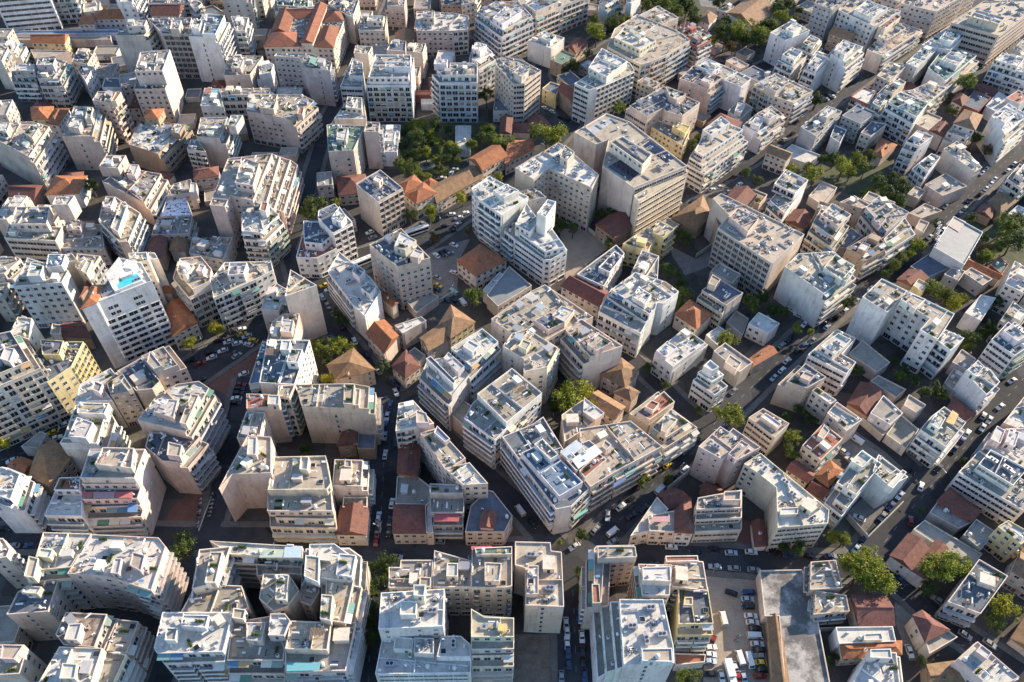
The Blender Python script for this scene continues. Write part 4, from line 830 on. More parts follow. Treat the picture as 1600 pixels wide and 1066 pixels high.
a3;a;13;W;g;bxxx;50,382 150,432 252,340 160,295;white terraced apartments with parapets;3 w wxxx 90,340 165,375 215,320 150,295
a3;a;15;W;w;bxxx;215,440 290,472 412,350 300,320;white stepped house with a blank side;3 w wxxx 250,400 305,425 370,360 305,335
a3;a;19;W;c;sbxx;375,325 495,394 612,300 450,240;white walled block with green side balconies;3 w xxxx 420,310 480,345 540,290 470,265
a3;o;20;W;c;wxxx;440,62 660,162 830,70 500,-30;white office with six rows of windows;3 w xxxx 540,60 650,110 750,50 620,0
a3;o;22;G;c;wxxx;290,20 400,62 500,0 330,-50;grey office wing beside the white rows
a3;a;12;C;c;xbxxx;620,310 715,347 962,187 830,140 690,240;long sunlit wing with terraces;4 c wwxx 690,225 740,250 860,175 800,130|7 t xxxx 690,165 730,180 830,105 800,85
a3;o;20;B;c;wwxx;830,20 1050,72 1330,-90 900,-60;grey office with a sunlit ribbed side
a3;o;21;B;c;rrxx;1145,140 1440,222 1750,-10 1340,10;great office with shaded roof courts;4 w xxxx 1255,100 1440,150 1480,110 1300,60
a3;a;15;W;w;xxxx;960,280 1140,312 1220,225 1110,180;bright white block by the great office;3 w xxxx 1070,240 1150,260 1200,220 1110,195
a3;a;14;L;w;xxxx;860,392 930,422 1052,312 980,280;pale blue walled block below the white one
a3;a;13;W;n;xbxx;1000,422 1130,522 1332,352 1160,302 1070,332;block with teal glass terraces;3 w xxxx 1080,370 1180,410 1240,350 1140,320
a3;a;13;C;c;wxxx;680,472 760,512 872,402 760,390;cream block with rounded corner
a3;a;15;W;w;bxxx;1390,402 1645,482 1700,380 1460,330;white balcony block near the right border;3 w wxxx 1430,375 1560,415 1600,365 1480,340
a3;a;14;G;g;xxxx;1530,302 1597,342 1670,280 1597,235;grey block in the upper right corner
a3;h;11;R;w;bxxx;520,602 630,652 672,572 600,545;red walled house with a pale roof
a3;a;13;W;g;bxxx;627,642 712,692 762,602 682,572;white block with blue awning balconies
a3;a;15;C;c;xxxx;692,557 770,592 862,512 782,470;tan roof behind the blue awnings
a3;a;17;W;n;bxxx;740,642 920,742 1002,642 822,572;apartments with green roof glass
a3;a;17;C;c;xxxx;825,572 1003,640 1112,550 1010,510 900,560;block with a sunlit slotted wall
a3;h;10;P;c;xxxx;900,762 1000,812 1087,735 980,690;low pink terrace roof
a3;h;9;P;Am;xxxx;1010,812 1090,852 1132,792 1060,760;small maroon gable beside the pink terrace
f3;h;10;C;d;wxxx;580,347 640,372 742,295 650,275;small cream house with dark roof
f3;h;6;P;Ho;xxxx;655,492 710,502 802,425 700,380;orange hip roof by the dark garden
f3;a;17;W;g;bsxx;850,412 930,442 1032,370 930,335;slim white tower with balconies
f3;a;12;W;g;bxxx;915,542 990,602 1077,500 1000,470;white balcony house by the slim tower
f3;a;12;C;w;xxxx;1095,450 1290,592 1337,565 1180,400;block with a wide cream blank wall
f3;a;9;C;c;wxxx;1090,392 1215,432 1332,252 1192,262;pale yellow terraced house;3 c wxxx 1120,345 1245,385 1330,255 1200,245|6 Hb wxxx 1160,290 1290,332 1337,240 1230,205
f3;a;18;W;w;xbxx;1395,240 1490,377 1640,250 1500,165;white block with a large plain wall;3 w xxxx 1430,255 1480,290 1540,230 1480,205
f3;h;7;W;Hm;wxxx;1150,152 1210,182 1252,130 1190,90;little maroon hip house
f3;h;7;R;d;xxxx;1215,172 1310,212 1392,130 1290,85;maroon walled yard house
f3;h;7;L;w;xxxx;1360,182 1420,217 1502,130 1440,90;pale blue flat house
f3;h;10;W;t;xxxx;1485,132 1570,167 1642,110 1560,85;white house with a maroon terrace
f3;h;8;P;g;xxxx;980,672 1090,742 1242,682 1110,600;tan walled flat house on the avenue
f3;h;6;P;c;xxxx;870,730 940,760 985,710 920,680;brown patched shack by dark trees
f3;h;6;T;Hb;xxxx;1370,782 1450,852 1557,770 1450,715;brown hip house beyond the avenue
f3;h;6;L;w;xxxx;1500,852 1560,882 1630,830 1560,800;pale blue lean to by the hip house
f3;h;5;T;Am;xxxx;1300,842 1390,882 1422,822 1340,800;maroon shed beside dark trees
f3;a;16;C;w;bxxx;1510,602 1600,662 1690,580 1590,510;cream block beyond the avenue
b3;a;12;W;c;bsxx;0,302 95,387 237,205 122,170;block with turquoise top terrace;4 c bxxx 40,187 170,247 252,165 112,98
f3;s;5;C;c;xxxx;255,742 340,800 432,690 340,650;tan roofed shack by the pale tree
a2;h;8;W;Ab;xwwx;1345,80 1500,165 1640,60 1480,-20;large white house with brown gable in the park
a2;h;6;W;Hb;xxxx;1165,120 1230,150 1280,100 1215,60;small white chapel among the park trees
b1;t;12;W;t;wwxxx;250,645 380,652 500,592 470,480 285,520;cream neoclassical hotel on the plaza corner;4 d wwxxx 300,550 410,562 482,502 430,422 295,420
b1;o;20;W;d;xgxxxx;385,400 480,497 602,432 590,415 490,312 390,355;white and green glazed tower on the plaza;3 w xxxx 470,400 530,430 562,390 520,330
s;o;20.5;B;d;xgxx;556,287 590.7,315.4 629.5,293.8 594,265;brown glass office with white ribs;3 w xxxx 583,281 592,285 598,278 588,274
b1;h;10;C;Ho;xwxx;890,192 930,242 1042,190 985,135;rear wing of the mansion with orange hips
b1;h;10;C;Ho;wwxx;932,258 1000,312 1127,245 1045,182;cream mansion with an orange hip roof
b1;s;5;R;Ho;xxxx;1045,182 1085,207 1132,180 1085,152;small bright red roof by the garden
b1;h;7;C;Ab;wxxx;1130,305 1415,145 1330,80 1090,210;long low house with brown tiles
f1;h;10;C;Ao;wwxx;1415,582 1567,492 1470,430 1330,510;long orange roofed house on the avenue
f2;h;8;C;Ao;wxxx;-40,535 135,450 120,395 -10,400;orange roofed house beside the round tree
f1;h;7;W;Am;wxxx;1525,350 1590,355 1600,255 1530,255;narrow red roofed house in the greenery
b1;a;24;W;w;wvxxxx;1345,215 1390,282 1530,382 1700,270 1597,215 1455,140;tall block with glazed balcony stacks;3 w xxxx 1480,230 1550,275 1640,230 1560,190
b2;o;16;W;g;vrwwxxxx;-50,478 15,532 200,662 240,662 345,602 250,480 60,385 0,400;stepped grey office with white slab tower;3 w rwxx 45,490 210,612 330,580 250,470 80,440|6 w wxxx 20,440 110,490 170,420 90,310|13 w xxxx 155,372 212,395 275,300 222,285
b2;a;22;G;g;xxxx;30,242 110,292 215,270 130,210;grey roofed block behind the slab tower
g1;h;9;C;Ho;wwxx;1255,110 1370,202 1562,110 1400,10;house with a large orange red roof
b1;s;8;C;i;xwxx;1440,882 1510,952 1720,822 1580,702;ribbed metal shed beside the tree
b1;h;7;W;w;xxxx;1415,850 1460,890 1590,790 1520,740;white walled yard behind the metal shed
b1;a;25;B;d;wwxx;705,568 885,706 1088,650 905,465;peach tower with a white cluttered roof;3.5 w xxxx 860,580 930,600 1000,540 900,490|3 w xxxx 960,640 1010,650 1045,615 990,595
b1;s;5;B;g;xxxx;940,922 1000,992 1140,892 1060,850;low podium at the peach tower foot
g1;o;16;W;w;bxxxxxx;447,175 605,385 680,455 778,300 715,215 600,120 520,55;white office with blue puddled roof;3.5 c xxxx 600,175 645,215 680,170 620,125|3 g xxxx 650,275 710,320 750,270 700,240
g1;a;18;B;w;xxxx;30,412 170,425 230,310 130,250 60,310;blue white roof on the triangle block
g1;a;28;C;c;xxxx;180,330 230,315 378,262 215,165;triangle block with a huge cream wall
g1;a;18;B;c;xxxx;70,600 235,600 270,440 170,440 100,490;cluttered roof below the triangle block;3 w xxxx 150,550 220,555 235,480 165,475
c1;a;22;W;d;xwxx;20,390 240,402 335,125 70,125;white stepped block with dark roof;3.5 w wxxx 190,260 260,265 290,185 215,180|3 w xxxx 150,185 205,185 215,130 160,125
c1;a;16;L;m;xxxx;-45,400 20,390 72,140 40,130;long blue glazed side wing
c1;a;22;P;c;sbxx;285,542 735,555 742,420 600,395 245,402;wide tan block with a bare back wall;3 c xxxx 545,520 605,525 615,400 550,398|2 c xxxx 610,530 640,530 650,430 620,428
c1;a;23;C;c;xbxx;135,470 208,482 242,405 140,410;narrow cream block with stacked balconies
c1;a;22;P;t;xbxx;-60,552 150,535 150,465 -60,460;peach fronted block with a red roof patch;3 w xxxx 70,525 140,528 145,470 75,468
c1;a;20;C;c;xxxx;-120,735 20,742 55,575 -60,570;cream block with a sunlit right wall
e0;a;22;P;c;xxxx;1365,452 1450,362 1690,355 1690,130 1545,120 1445,300;peach block with a broad bare front;3 w xxxx 1540,240 1597,240 1600,130 1550,130
c1;h;9;P;Hb;xxxxx;500,362 655,335 735,310 605,180 445,282;old house with a faded hexagonal tile roof
e1;a;13;C;c;bxxx;75,662 495,672 470,440 70,450;cream terraced block above the cross street;3 c wxxx 70,592 478,592 465,425 75,425|6.5 c xxxx 70,460 440,457 468,420 435,248 115,255|9.5 w xxxx 270,330 320,335 330,255 280,250
e1;a;15;C;c;sbxx;475,437 690,437 700,275 490,270;tan roofed block with rusty corner;2.5 g xxxx 550,315 595,318 595,275 555,272
e1;h;8;C;Am;wxxx;500,735 685,737 700,570 530,570;house with a patched brown gable roof
e1;s;9;C;b;xxxx;540,568 692,568 695,505 545,505;small rubble strewn roof behind the brown gable
c1;s;8;T;Am;xxxx;510,782 620,772 632,650 560,660;rust roofed ruin in the dark court
c1;s;7;T;d;xxxx;632,802 740,802 747,670 640,670;burnt out flat roof in the dark court
e1;h;8;C;Hm;wxxx;855,727 1060,727 1058,560 865,560;cream house with a square red hip roof
e1;h;8.5;C;w;wxxx;1062,727 1105,727 1085,530 1055,560;white strip house beside the red hip roof
e1;a;9;G;g;bxxx;1105,682 1292,682 1292,600 1110,600;grey balcony block with crimson awning;3 g wxxx 1090,602 1297,602 1297,500 1085,500|6 c xxxx 1085,482 1292,482 1292,428 1085,422
e1;h;9;B;d;wwxxxx;1305,722 1550,722 1600,622 1480,470 1440,460 1340,560;wedge block with rust and grey roofs;2 Am xxxx 1400,690 1480,695 1500,600 1420,600
c1;a;20;C;w;xxxx;870,692 1000,665 1110,645 980,500 890,520;wedge tip block with a white roof;2.5 c xxxx 1000,640 1080,640 1060,580 1000,560
c1;a;18;C;c;wwxxx;1000,672 1180,932 1290,920 1335,890 1112,645;long wedge block with planted edge;2 m xxxx 1110,700 1180,760 1210,740 1130,660
e1;a;18;C;w;wwxx;1180,325 1293,430 1447,420 1332,290;pale end block of the wedge
e1;h;9;T;Am;xxxx;885,352 1000,372 1030,170 895,185;old house with a long rust red roof
e1;h;7;C;g;xxxx;870,547 1080,552 1087,440 1000,372 880,377;grey flat roof beside the rust red one
c1;h;7;C;Hm;wwxx;850,290 930,362 1022,292 935,190;corner house with dark brown hip roof
c1;s;4;C;g;xxxx;950,200 1020,262 1057,220 990,170;small flat roof behind the brown corner house
c1;a;19;L;w;bxxxx;1015,330 1200,502 1332,342 1180,200 1060,230;apartments with a blue roof tray;3 d xxxx 1060,240 1230,400 1245,380 1090,225|3 w xxxx 1170,235 1260,325 1300,290 1200,200
c1;a;21;L;w;xbxx;1183,192 1333,332 1532,150 1412,52;pale apartments with bright white roof;3 w xxxx 1290,160 1350,200 1390,160 1330,125
g1;h;9;C;Ao;wxxx;690,562 800,682 892,572 800,482;cream house with weathered orange roof
g1;h;8;C;Ab;wxxx;1025,592 1080,667 1212,592 1140,512;house with a mustard brown gable
g1;h;9;Y;Hb;xwxx;1142,510 1214,590 1362,492 1217,390;house with a russet hip roof
g1;h;10;C;w;wxxx;865,512 915,562 1062,482 1030,457;white house with peach terrace
g1;h;8;C;Ao;xxxx;790,342 850,392 882,372 812,312;sliver house with orange tiles
g2;a;20;C;c;xxwxxx;-130,472 0,562 140,642 340,532 507,460 205,258 120,300;wide tan roofed block with dark blue yard;2.5 d xxxx 140,480 230,540 330,490 240,430|3 w xxxx 250,450 330,490 390,420 310,390
g2;a;22;C;c;xxxwxx;-60,642 75,722 72,802 222,772 302,627 140,522 0,562;big tan roofed block with mossy deck;2.5 c xxxx 40,640 90,665 120,620 70,600
g2;a;21;C;c;bxxx;305,562 452,722 692,640 432,470;block with a bright bare side wall;3 c xxxx 470,630 530,670 625,615 530,555
g2;a;19;W;w;bxxxxxx;600,302 842,462 897,405 905,372 945,377 1042,302 960,240 770,180;white roofed apartments with blue awning;-4 g bxxx 540,425 802,562 872,440 622,280|2.5 w xxxx 750,330 830,380 870,320 790,275
g2;o;12;W;d;xwxx;405,192 572,267 702,62 650,10;white office wing beside the vacant lot;2.5 d xxxx 540,150 610,180 690,80 640,50
g2;o;13;W;c;xxxx;745,182 907,242 917,80 812,42;half shaded flat roofed office wing
g2;h;9;C;Am;wxxx;310,267 540,392 602,302 410,200;neoclassical house with a maroon roof
b2;a;12;Y;c;wxxx;690,562 850,602 912,502 840,460;ochre walled block with white roof
b2;a;14;Y;c;xbxx;880,490 945,522 1014,470 905,412;slim yellow block with open roof tray
b2;h;8;T;Am;wxxx;525,442 640,522 777,432 660,350;derelict stone house with maroon roof
b2;h;7;T;Hb;xxxx;1000,402 1160,462 1242,382 1190,265;derelict house with a broken tile roof
g2;o;13;B;d;rxxx;1185,292 1337,387 1442,310 1290,220;grey office with a blue grey deck;3 c xxxx 1225,250 1270,265 1302,225 1250,195|-3 g rxxx 1155,342 1312,442 1337,400 1190,300
g2;h;8;C;Ho;wxxx;1020,442 1150,532 1247,442 1110,355;house with clean orange hip roof
g2;a;12;W;w;wxxx;890,682 1005,772 1232,602 1100,510;pale house with white L shaped roof;2.5 w xxxx 900,670 960,710 1030,650 970,610
g2;o;11;W;g;rwxx;1130,852 1265,947 1347,890 1222,790;small white tiered office;3 w rwxx 1160,805 1250,865 1322,820 1240,758|7 w xxxx 1195,765 1248,795 1292,772 1237,727
g2;h;10;C;g;xxxx;1260,672 1420,802 1502,742 1330,620;cream house with flat grey roof;3 c xxxx 1330,740 1400,790 1435,745 1360,695
g2;h;6;P;Ao;xxxx;1485,722 1510,762 1650,682 1597,640;low tiled row on the avenue
g2;s;4;G;g;xxxx;1340,492 1440,572 1477,470 1400,420;low dark flat roof between trees
g2;h;8;L;w;wxxx;1475,502 1597,562 1670,500 1540,430;pale blue roofed house by the trees
g2;s;4;L;w;xxxx;1210,572 1290,642 1372,570 1290,515;low pale blue roofs behind the orange hip
c2;h;9;P;Hb;wwxx;560,340 705,422 787,320 682,240;roofless brown ruin of a mansion
c2;h;8;P;Hb;xxxx;640,452 740,502 792,450 692,392;turreted ruin with broken tiles
c2;a;14;C;t;xxxx;740,552 860,622 1017,510 920,415;block with a pink red painted roof;2 t xxxx 830,540 880,565 920,520 870,500
c2;a;15;C;g;xbxx;850,692 960,772 1167,640 1015,530;corner block with blue roof tray;3 c xxxx 930,690 960,700 1032,620 950,590
c2;a;15;C;c;xxxx;310,592 330,760 440,690 560,600 440,500;cream walled roof with white strip;2 w xxxx 445,570 520,622 577,580 450,482
e2;a;18;C;c;xevxxx;455,397 490,442 640,350 937,190 740,30 420,80;long sunlit apartments with coloured awnings;2.5 w xxxx 300,230 400,340 560,210 480,150|2.5 t xxxx 420,340 455,385 590,270 540,230|3 c xxxx 560,190 590,210 620,180 580,150
e2;a;17;L;d;vxexxxx;-60,130 275,582 370,562 482,450 440,400 195,5 130,50;prow shaped block with blue metal roof;3 m xxxx 60,230 295,500 442,412 200,165|5.5 g xxxx 140,175 240,270 290,240 190,140
c1;a;19;L;g;vxxxx;1300,610 1490,747 1785,455 1597,300 1350,520;apartments with stepped glass terraces;3 c xxxx 1380,460 1562,640 1785,455 1597,300
c1;s;9;B;g;xxxx;1210,582 1300,662 1382,560 1292,500;low flat roof between the pale apartments
e2;o;18;B;c;xxxxxxxx;1165,190 1315,272 1345,240 1390,282 1552,195 1380,75 1355,100 1300,65;beige block with notched parapets;2.5 c xxxx 1350,235 1395,270 1480,180 1430,150
r7;o;16;C;w;wxxrxxx;595,410 700,480 840,590 850,895 1230,860 1240,760 720,330;bent white roofed office;1.5 w xxxx 870,795 1000,790 1005,740 870,745
e2;o;8;C;g;rxxx;1140,722 1432,710 1437,520 1150,570;white office with three terraced bands;3 g rxxx 1145,648 1432,634 1437,490 1150,545|6 g rxxx 1150,582 1430,572 1435,460 1160,510|9 c xxxx 1320,525 1425,522 1430,465 1325,470
e2;h;8;C;w;wxxx;740,747 858,717 975,580 905,505;cream corner house with white terrace
e2;h;9;C;g;wxxx;860,717 1020,722 1015,590 850,622;cream house with pink terrace awning
e2;h;9;W;Am;wxxx;1022,722 1130,727 1110,530 1020,590;white fronted house with maroon gable
e2;h;6;T;Am;xxxx;915,490 970,580 1110,522 1000,455;maroon roofs behind the corner house
e2;s;5;T;Am;xxxx;1180,440 1270,500 1320,470 1240,420;small maroon lean to below the notched block
e2;s;4;W;Am;xxxx;1520,810 1590,805 1570,655 1500,660;narrow red shed beside the bent office
r7;o;13;C;c;rxxx;630,60 825,207 937,105 740,-10;cream office with white roof ducts;2 w xxxx 720,50 850,140 880,110 760,25
a1;o;16;C;g;wwxx;52,290 480,297 575,70 440,30 150,60;grand old building with orange tiled wings;.6 Hr xxxx 50,292 275,287 250,200 95,200|.8 Ar xxxx 95,200 200,205 240,75 150,62|.7 Ar xxxx 200,110 380,110 390,60 200,62|2.5 Ar xxxx 280,265 352,268 442,32 372,30|.6 Hr xxxx 368,292 482,298 515,165 425,160|.8 Hr xxxx 430,130 540,130 555,75 450,70
a1;o;18;C;d;xwxx;565,92 605,102 642,0 530,-40 450,20;tall block behind the grand building
a1;o;22;G;g;wsxbxxx;110,350 270,362 312,422 462,440 472,390 350,335 130,330;grey fronted block with green awning
a1;a;12;W;w;xxxx;0,470 95,450 112,400 0,360;pale roofed block left of the grey front
f1;a;19;B;c;wxbxx;-60,215 155,252 245,282 382,160 290,112 -50,110;pinkish block with scattered small windows;3.5 w xxxx 20,190 110,200 130,140 40,135|3 t xxxx 255,230 290,235 300,190 270,188
f1;a;20;B;n;xxxxx;450,467 608,457 668,330 700,290 530,282 440,300;wedge block with a green terrace;3 w xxxx 500,390 560,395 575,320 510,320
f1;a;22;B;c;xbxx;672,342 765,342 772,285 690,280;ribbed tower with white fins
f1;a;17;C;w;xxxx;460,262 690,262 672,140 560,125;pale stepped block at the wedge tip;3 w wxxx 560,190 660,200 660,130 570,125
a1;o;22;W;c;exxx;685,532 965,532 985,360 740,350;white office with paired windows;4 c wxxx 700,482 952,482 967,342 745,340|7 w xxxx 805,415 965,418 965,388 810,385
a1;o;17;L;g;rxxx;525,540 665,545 665,390 600,360;pale office stepping beside the paired windows;3 g xxxx 580,470 665,475 665,395 605,370
a1;a;16;C;c;xwxx;610,330 700,335 725,290 620,285;tan block behind the pale office
a1;a;27;L;g;bxxxxx;1140,482 1380,482 1382,392 1210,392 1207,432 1095,432;shaded apartments facing the park;3 w xxxx 1110,400 1190,400 1195,370 1115,370
a1;a;14;C;g;wxxx;640,187 805,192 817,105 660,95;tan fronted block with roof terrace;3 w wxxx 690,130 790,135 800,100 700,95
a1;a;16;P;c;wxxx;800,30 925,42 937,-40 810,-50;tan block near the top edge
a1;h;12;C;d;xxxx;815,312 930,320 937,255 850,250;small dark domed roof house
a1;a;16;C;c;xwxx;937,320 1040,332 1062,260 950,260;tall tan narrow block
a1;o;16;B;w;wexxxx;1000,192 1230,192 1322,182 1327,100 1230,80 1000,70;long block with narrow slot windows;3.5 w wxxx 1040,110 1110,112 1115,70 1045,68
a1;a;12;T;d;wxxx;1160,30 1280,30 1290,-30 1150,-30;dark fronted block near the top
a1;a;16;C;g;wbxx;1283,30 1365,10 1390,-30 1290,-40;grey block near the green balconies
a1;a;20;W;w;xxxxx;1325,372 1390,402 1492,342 1410,262 1350,250;bright white stair shaped block;3 w xxxx 1350,300 1400,320 1440,280 1380,262
a1;h;7;C;d;wxxx;1480,692 1640,692 1640,600 1490,610;low dark roofed hall by the park
f1;h;5;W;w;xxxx;1245,452 1335,452 1342,305 1245,305;narrow pale pavilion in the park
f1;a;9;W;w;xxxx;785,467 880,467 902,300 785,300;low white block by the park gate;2 w xxxx 800,400 860,400 870,340 810,340
a1;a;14;W;n;bxxx;110,40 345,57 345,-30 110,-30;white block behind the orange wings
a1;s;4;W;w;xxxx;1030,650 1110,650 1110,618 1030,618;small white shed in the paved yard
a1;s;5;R;t;xxxx;992,592 1110,590 1110,562 992,565;dark red shop roof between the offices
""".strip().splitlines()
ITEMS = """
@trees
f1 1010,300,50,l 1120,300,50,d 1010,380,60,d 1130,410,40,l 1120,515,28,l 960,560,50,m 900,530,40,m 1240,460,40,d 1180,510,35,d 930,420,40,d 1000,600,40,m 880,480,30,m 1440,110,50,d 1410,320,40,m 1420,380,45,d 1550,420,55,m 1480,400,45,m 1500,625,35,l 1285,745,40,y 1085,850,50,l 965,860,40,d 1110,1000,35,b 375,810,75,m 310,830,40,d 1330,960,30,b 1180,600,25,d 1110,590,25,d 960,480,35,d 1080,420,35,d 1060,350,40,d
f2 225,360,90,l 670,195,45,m 560,860,40,d 630,850,45,d 300,920,50,d 380,950,40,d 600,1035,30,m 1130,430,35,m 1165,370,25,y 1090,1010,45,d 1050,980,30,d 1530,770,20,l 1460,600,35,d 1530,640,35,d
a2 530,195,60,l 510,140,40,m 640,130,55,m 700,120,40,m 960,40,60,m 1020,70,50,m 1090,40,45,d 900,10,40,d 1145,60,25,d 1250,250,35,l 1420,190,65,l 1540,200,60,l 1330,240,50,d 1380,290,45,b 380,400,40,d 470,330,30,d 330,430,28,d 1480,240,50,m
a3 30,190,35,m 95,100,45,l 200,60,25,d 20,150,45,m 310,610,45,d 1250,510,65,m 1130,600,25,d 1140,690,40,d
f3 300,140,40,d 160,580,40,l 295,605,58,l 470,560,58,l 560,510,48,l 610,565,45,m 420,500,45,d 345,510,30,d 640,480,35,m 700,640,55,d 790,650,55,d 640,710,28,l 770,730,55,d 850,690,50,d 820,790,50,d 1290,380,40,d 1370,450,38,b 600,730,30,m
b3 1265,395,42,d 1490,430,68,m 1570,420,58,m 1540,530,75,d 1440,580,48,m 1390,640,48,l 920,565,50,l 785,700,45,m 735,745,38,d 1060,440,38,d 1050,850,60,m 1105,890,55,m 1160,930,55,y 1000,835,40,m 1430,920,48,d 500,920,45,d 1340,520,40,d 1360,590,40,b
g3 1270,600,58,d 1350,560,45,d 1400,520,55,d 40,420,45,d 110,430,38,d 180,530,35,l 265,555,25,l 560,790,38,d 850,790,38,d 900,850,40,d 1060,900,48,d 980,930,45,d 790,740,30,d
g2 980,170,58,d 1040,250,55,d 1070,310,48,m 1045,375,38,m 1340,590,62,l 1500,380,55,m 1560,340,48,d 850,780,35,d 950,880,32,d
c2 350,470,105,l 470,480,75,y 260,540,50,d 1360,590,75,l 1290,575,40,l 1160,560,30,d
c1 410,190,65,m 510,150,62,l 440,250,38,d 450,370,45,y 800,280,60,p 320,800,45,d
g1 1360,335,62,m 500,430,38,d 525,480,38,d 20,360,30,m
c0 1180,145,42,l 1340,55,48,y 10,770,40,y
b0 570,200,48,m 5,470,28,d
c3 150,740,55,l 140,815,48,m 120,620,45,d 260,620,38,d 205,560,35,d
e2 810,400,52,m 970,390,32,m 430,740,42,d 300,790,25,l 410,960,28,d
d1 830,320,72,d 790,420,60,d 740,345,40,d 705,510,62,d 712,610,62,d 704,700,58,d 716,790,58,d
d2 430,420,32,d 430,490,28,d 1100,1030,72,m
d3 590,370,110,l 700,420,100,l 560,330,80,l 650,300,80,l 1110,330,110,l 1190,360,80,l 1000,470,50,d 1470,610,90,y 1430,690,62,m 190,230,55,d 110,220,38,d 390,150,42,l 480,170,45,l 360,930,36,d 420,900,30,d 960,930,38,d
e0 1130,830,85,d 
e3 1220,285,26,d 960,590,24,d
a2 820,-10,50,d 860,30,45,m 940,-20,55,d 1000,10,50,m 1060,0,55,d 1110,30,40,d 1150,120,35,d 1300,20,40,d 1330,130,35,d 1310,190,55,d 1450,250,45,d 1500,150,35,l 1560,250,50,d 1590,150,45,d 1120,110,40,d 1180,200,35,d
a3 60,40,50,d 130,20,45,d 170,120,30,m
f1 1060,470,35,l 1150,470,32,m 1210,430,38,l 1010,470,40,m 970,310,40,m 1090,360,38,l 920,340,35,d 1200,320,30,d 1060,620,30,l 1150,560,30,m 1280,600,35,l 1350,420,38,l 1530,400,42,l 1460,340,35,m 1250,520,28,m
b1 500,300,30,l
c1 580,190,45,l 380,150,40,m
g3 1240,640,40,m 1310,600,40,m 820,820,35,m 1080,950,38,m
b3 830,640,40,m 890,620,38,l 1200,900,42,l 1340,640,40,m 1480,500,50,l
f3 250,560,40,m 520,590,38,l 720,700,40,m
@cars
d2 1480,500,u,0 1473,545,l,0 1478,590,k,0 1493,650,w,0 1503,690,w,0 1523,732,k,0 1518,775,W,0 1533,825,w,0 1543,863,k,0 1546,900,g,0 1548,940,y,0 1553,985,k,0 1553,1025,r,0 1370,505,k,-20 1320,665,W,95 1425,910,W,100 1485,930,W,97 1310,1030,w,95 1362,1010,T,97 1396,978,w,100 1415,1037,r,95 1450,1037,l,97 1240,847,w,10 1237,890,w,0 1237,933,l,0 1232,1010,k,0 1252,805,r,60 420,635,u,90 338,698,w,92 345,748,w,92 345,818,w,92 352,880,u,92 354,940,u,92 437,780,w,92 440,860,k,92 442,930,k,92 455,1025,u,92 390,215,w,35 630,125,W,40 598,22,w,85 1150,255,k,0 1370,255,l,0 630,185,g,30
e2 680,565,w,42 740,520,k,45 742,625,k,40 970,305,y,45 1085,215,l,45 1080,335,w,45 925,460,W,45 900,352,k,45 1150,150,k,45 50,590,W,125 130,670,k,130
e1 765,630,w,90 848,545,w,88 835,660,k,88 830,720,k,88 750,782,r,90 758,705,k,90 806,240,w,90 770,690,g,90
c1 872,450,w,115 855,378,u,120 838,530,u,90 818,600,l,88 810,655,u,88 803,722,l,88 615,130,w,115 690,210,k,118 870,400,k,118
g1 675,120,B,35 428,262,y,28 455,287,w,35 1125,75,w,130 1160,62,k,130 1185,48,k,130 1210,65,g,35 1235,10,w,150 1130,213,g,150 1135,262,y,150 1185,350,u,140 1230,305,G,140 1290,370,W,125 1235,182,w,150 1245,365,k,140 1128,287,k,150 535,520,k,115
b1 1005,490,B,30 710,490,w,35 728,522,g,35 602,420,g,125 1175,450,k,30 1225,482,k,10 1265,400,w,30 1220,378,w,25 1305,370,w,30 1240,98,w,15 1165,152,w,15 1217,122,w,75
c0 1425,135,w,28 1480,145,w,28 1390,190,w,28 1320,233,w,28 1250,270,r,28 1540,100,l,28 1550,152,w,-15 1580,125,y,-15 1505,57,w,28 1510,87,y,28 1365,130,k,28 1310,203,k,28 1520,335,w,28 1500,402,r,0 1490,427,k,0 1485,455,k,0 1475,488,w,0 1470,516,k,0 330,700,y,28 352,735,w,28 1190,250,k,28 405,650,g,40
c3 1382,622,w,50 1340,670,w,50 1345,597,g,50 1450,540,w,35 1525,378,w,30 1245,705,w,48 1215,747,u,48 1165,805,k,48 1065,925,k,45 955,1037,w,58 555,750,W,-45 475,822,w,-45 515,872,w,-45 880,938,k,-35 120,255,w,40 225,157,u,35 190,187,k,35
e3 890,655,r,70 570,635,w,-30
d3 830,430,u,-55 885,870,w,95 1060,550,g,-38 1232,768,g,-38 45,255,k,0
g3 190,450,w,-30 480,420,w,45 440,455,k,45
b3 1010,520,w,42 1415,160,w,42 1265,290,k,45 1450,215,g,40 1500,105,w,42 1540,62,w,42
b2 985,355,g,30 1030,325,W,30 1250,225,w,32 1290,210,w,32 1420,190,w,42 1342,240,g,32 1390,142,r,35 1440,118,k,38 1140,287,u,35
a2 300,495,w,0 205,672,w,-45 250,695,w,-45 300,732,k,-45 352,752,k,-45 1380,405,u,35 1395,432,k,35 1480,380,g,35 1340,385,k,35 1430,445,k,35 1560,285,u,40
a3 400,600,w,-42 360,617,g,-42 365,590,k,-42
f3 65,437,w,45 100,392,g,45 155,352,k,45 760,580,u,60 1250,770,k,45
a0 640,372,T,10
e0 75,278,w,30 400,55,w,35
@motos
e0 1250,520 1248,545 1246,570 1243,595 1240,620 1236,645 1233,670 1230,695 1330,500 1325,525 1320,550 1315,575 1310,600 1305,625
d2 1415,778 1400,805
c0 1460,200 1455,215
@lamps
b1 1150,470 1090,470 g1 1240,330 b2 1240,180 1360,120 c3 1190,560 1030,1000 e2 1030,390 1120,330 d2 1250,390 c0 1280,180 1440,90 g3 470,420 300,560 c1 830,560 e1 780,760
"""
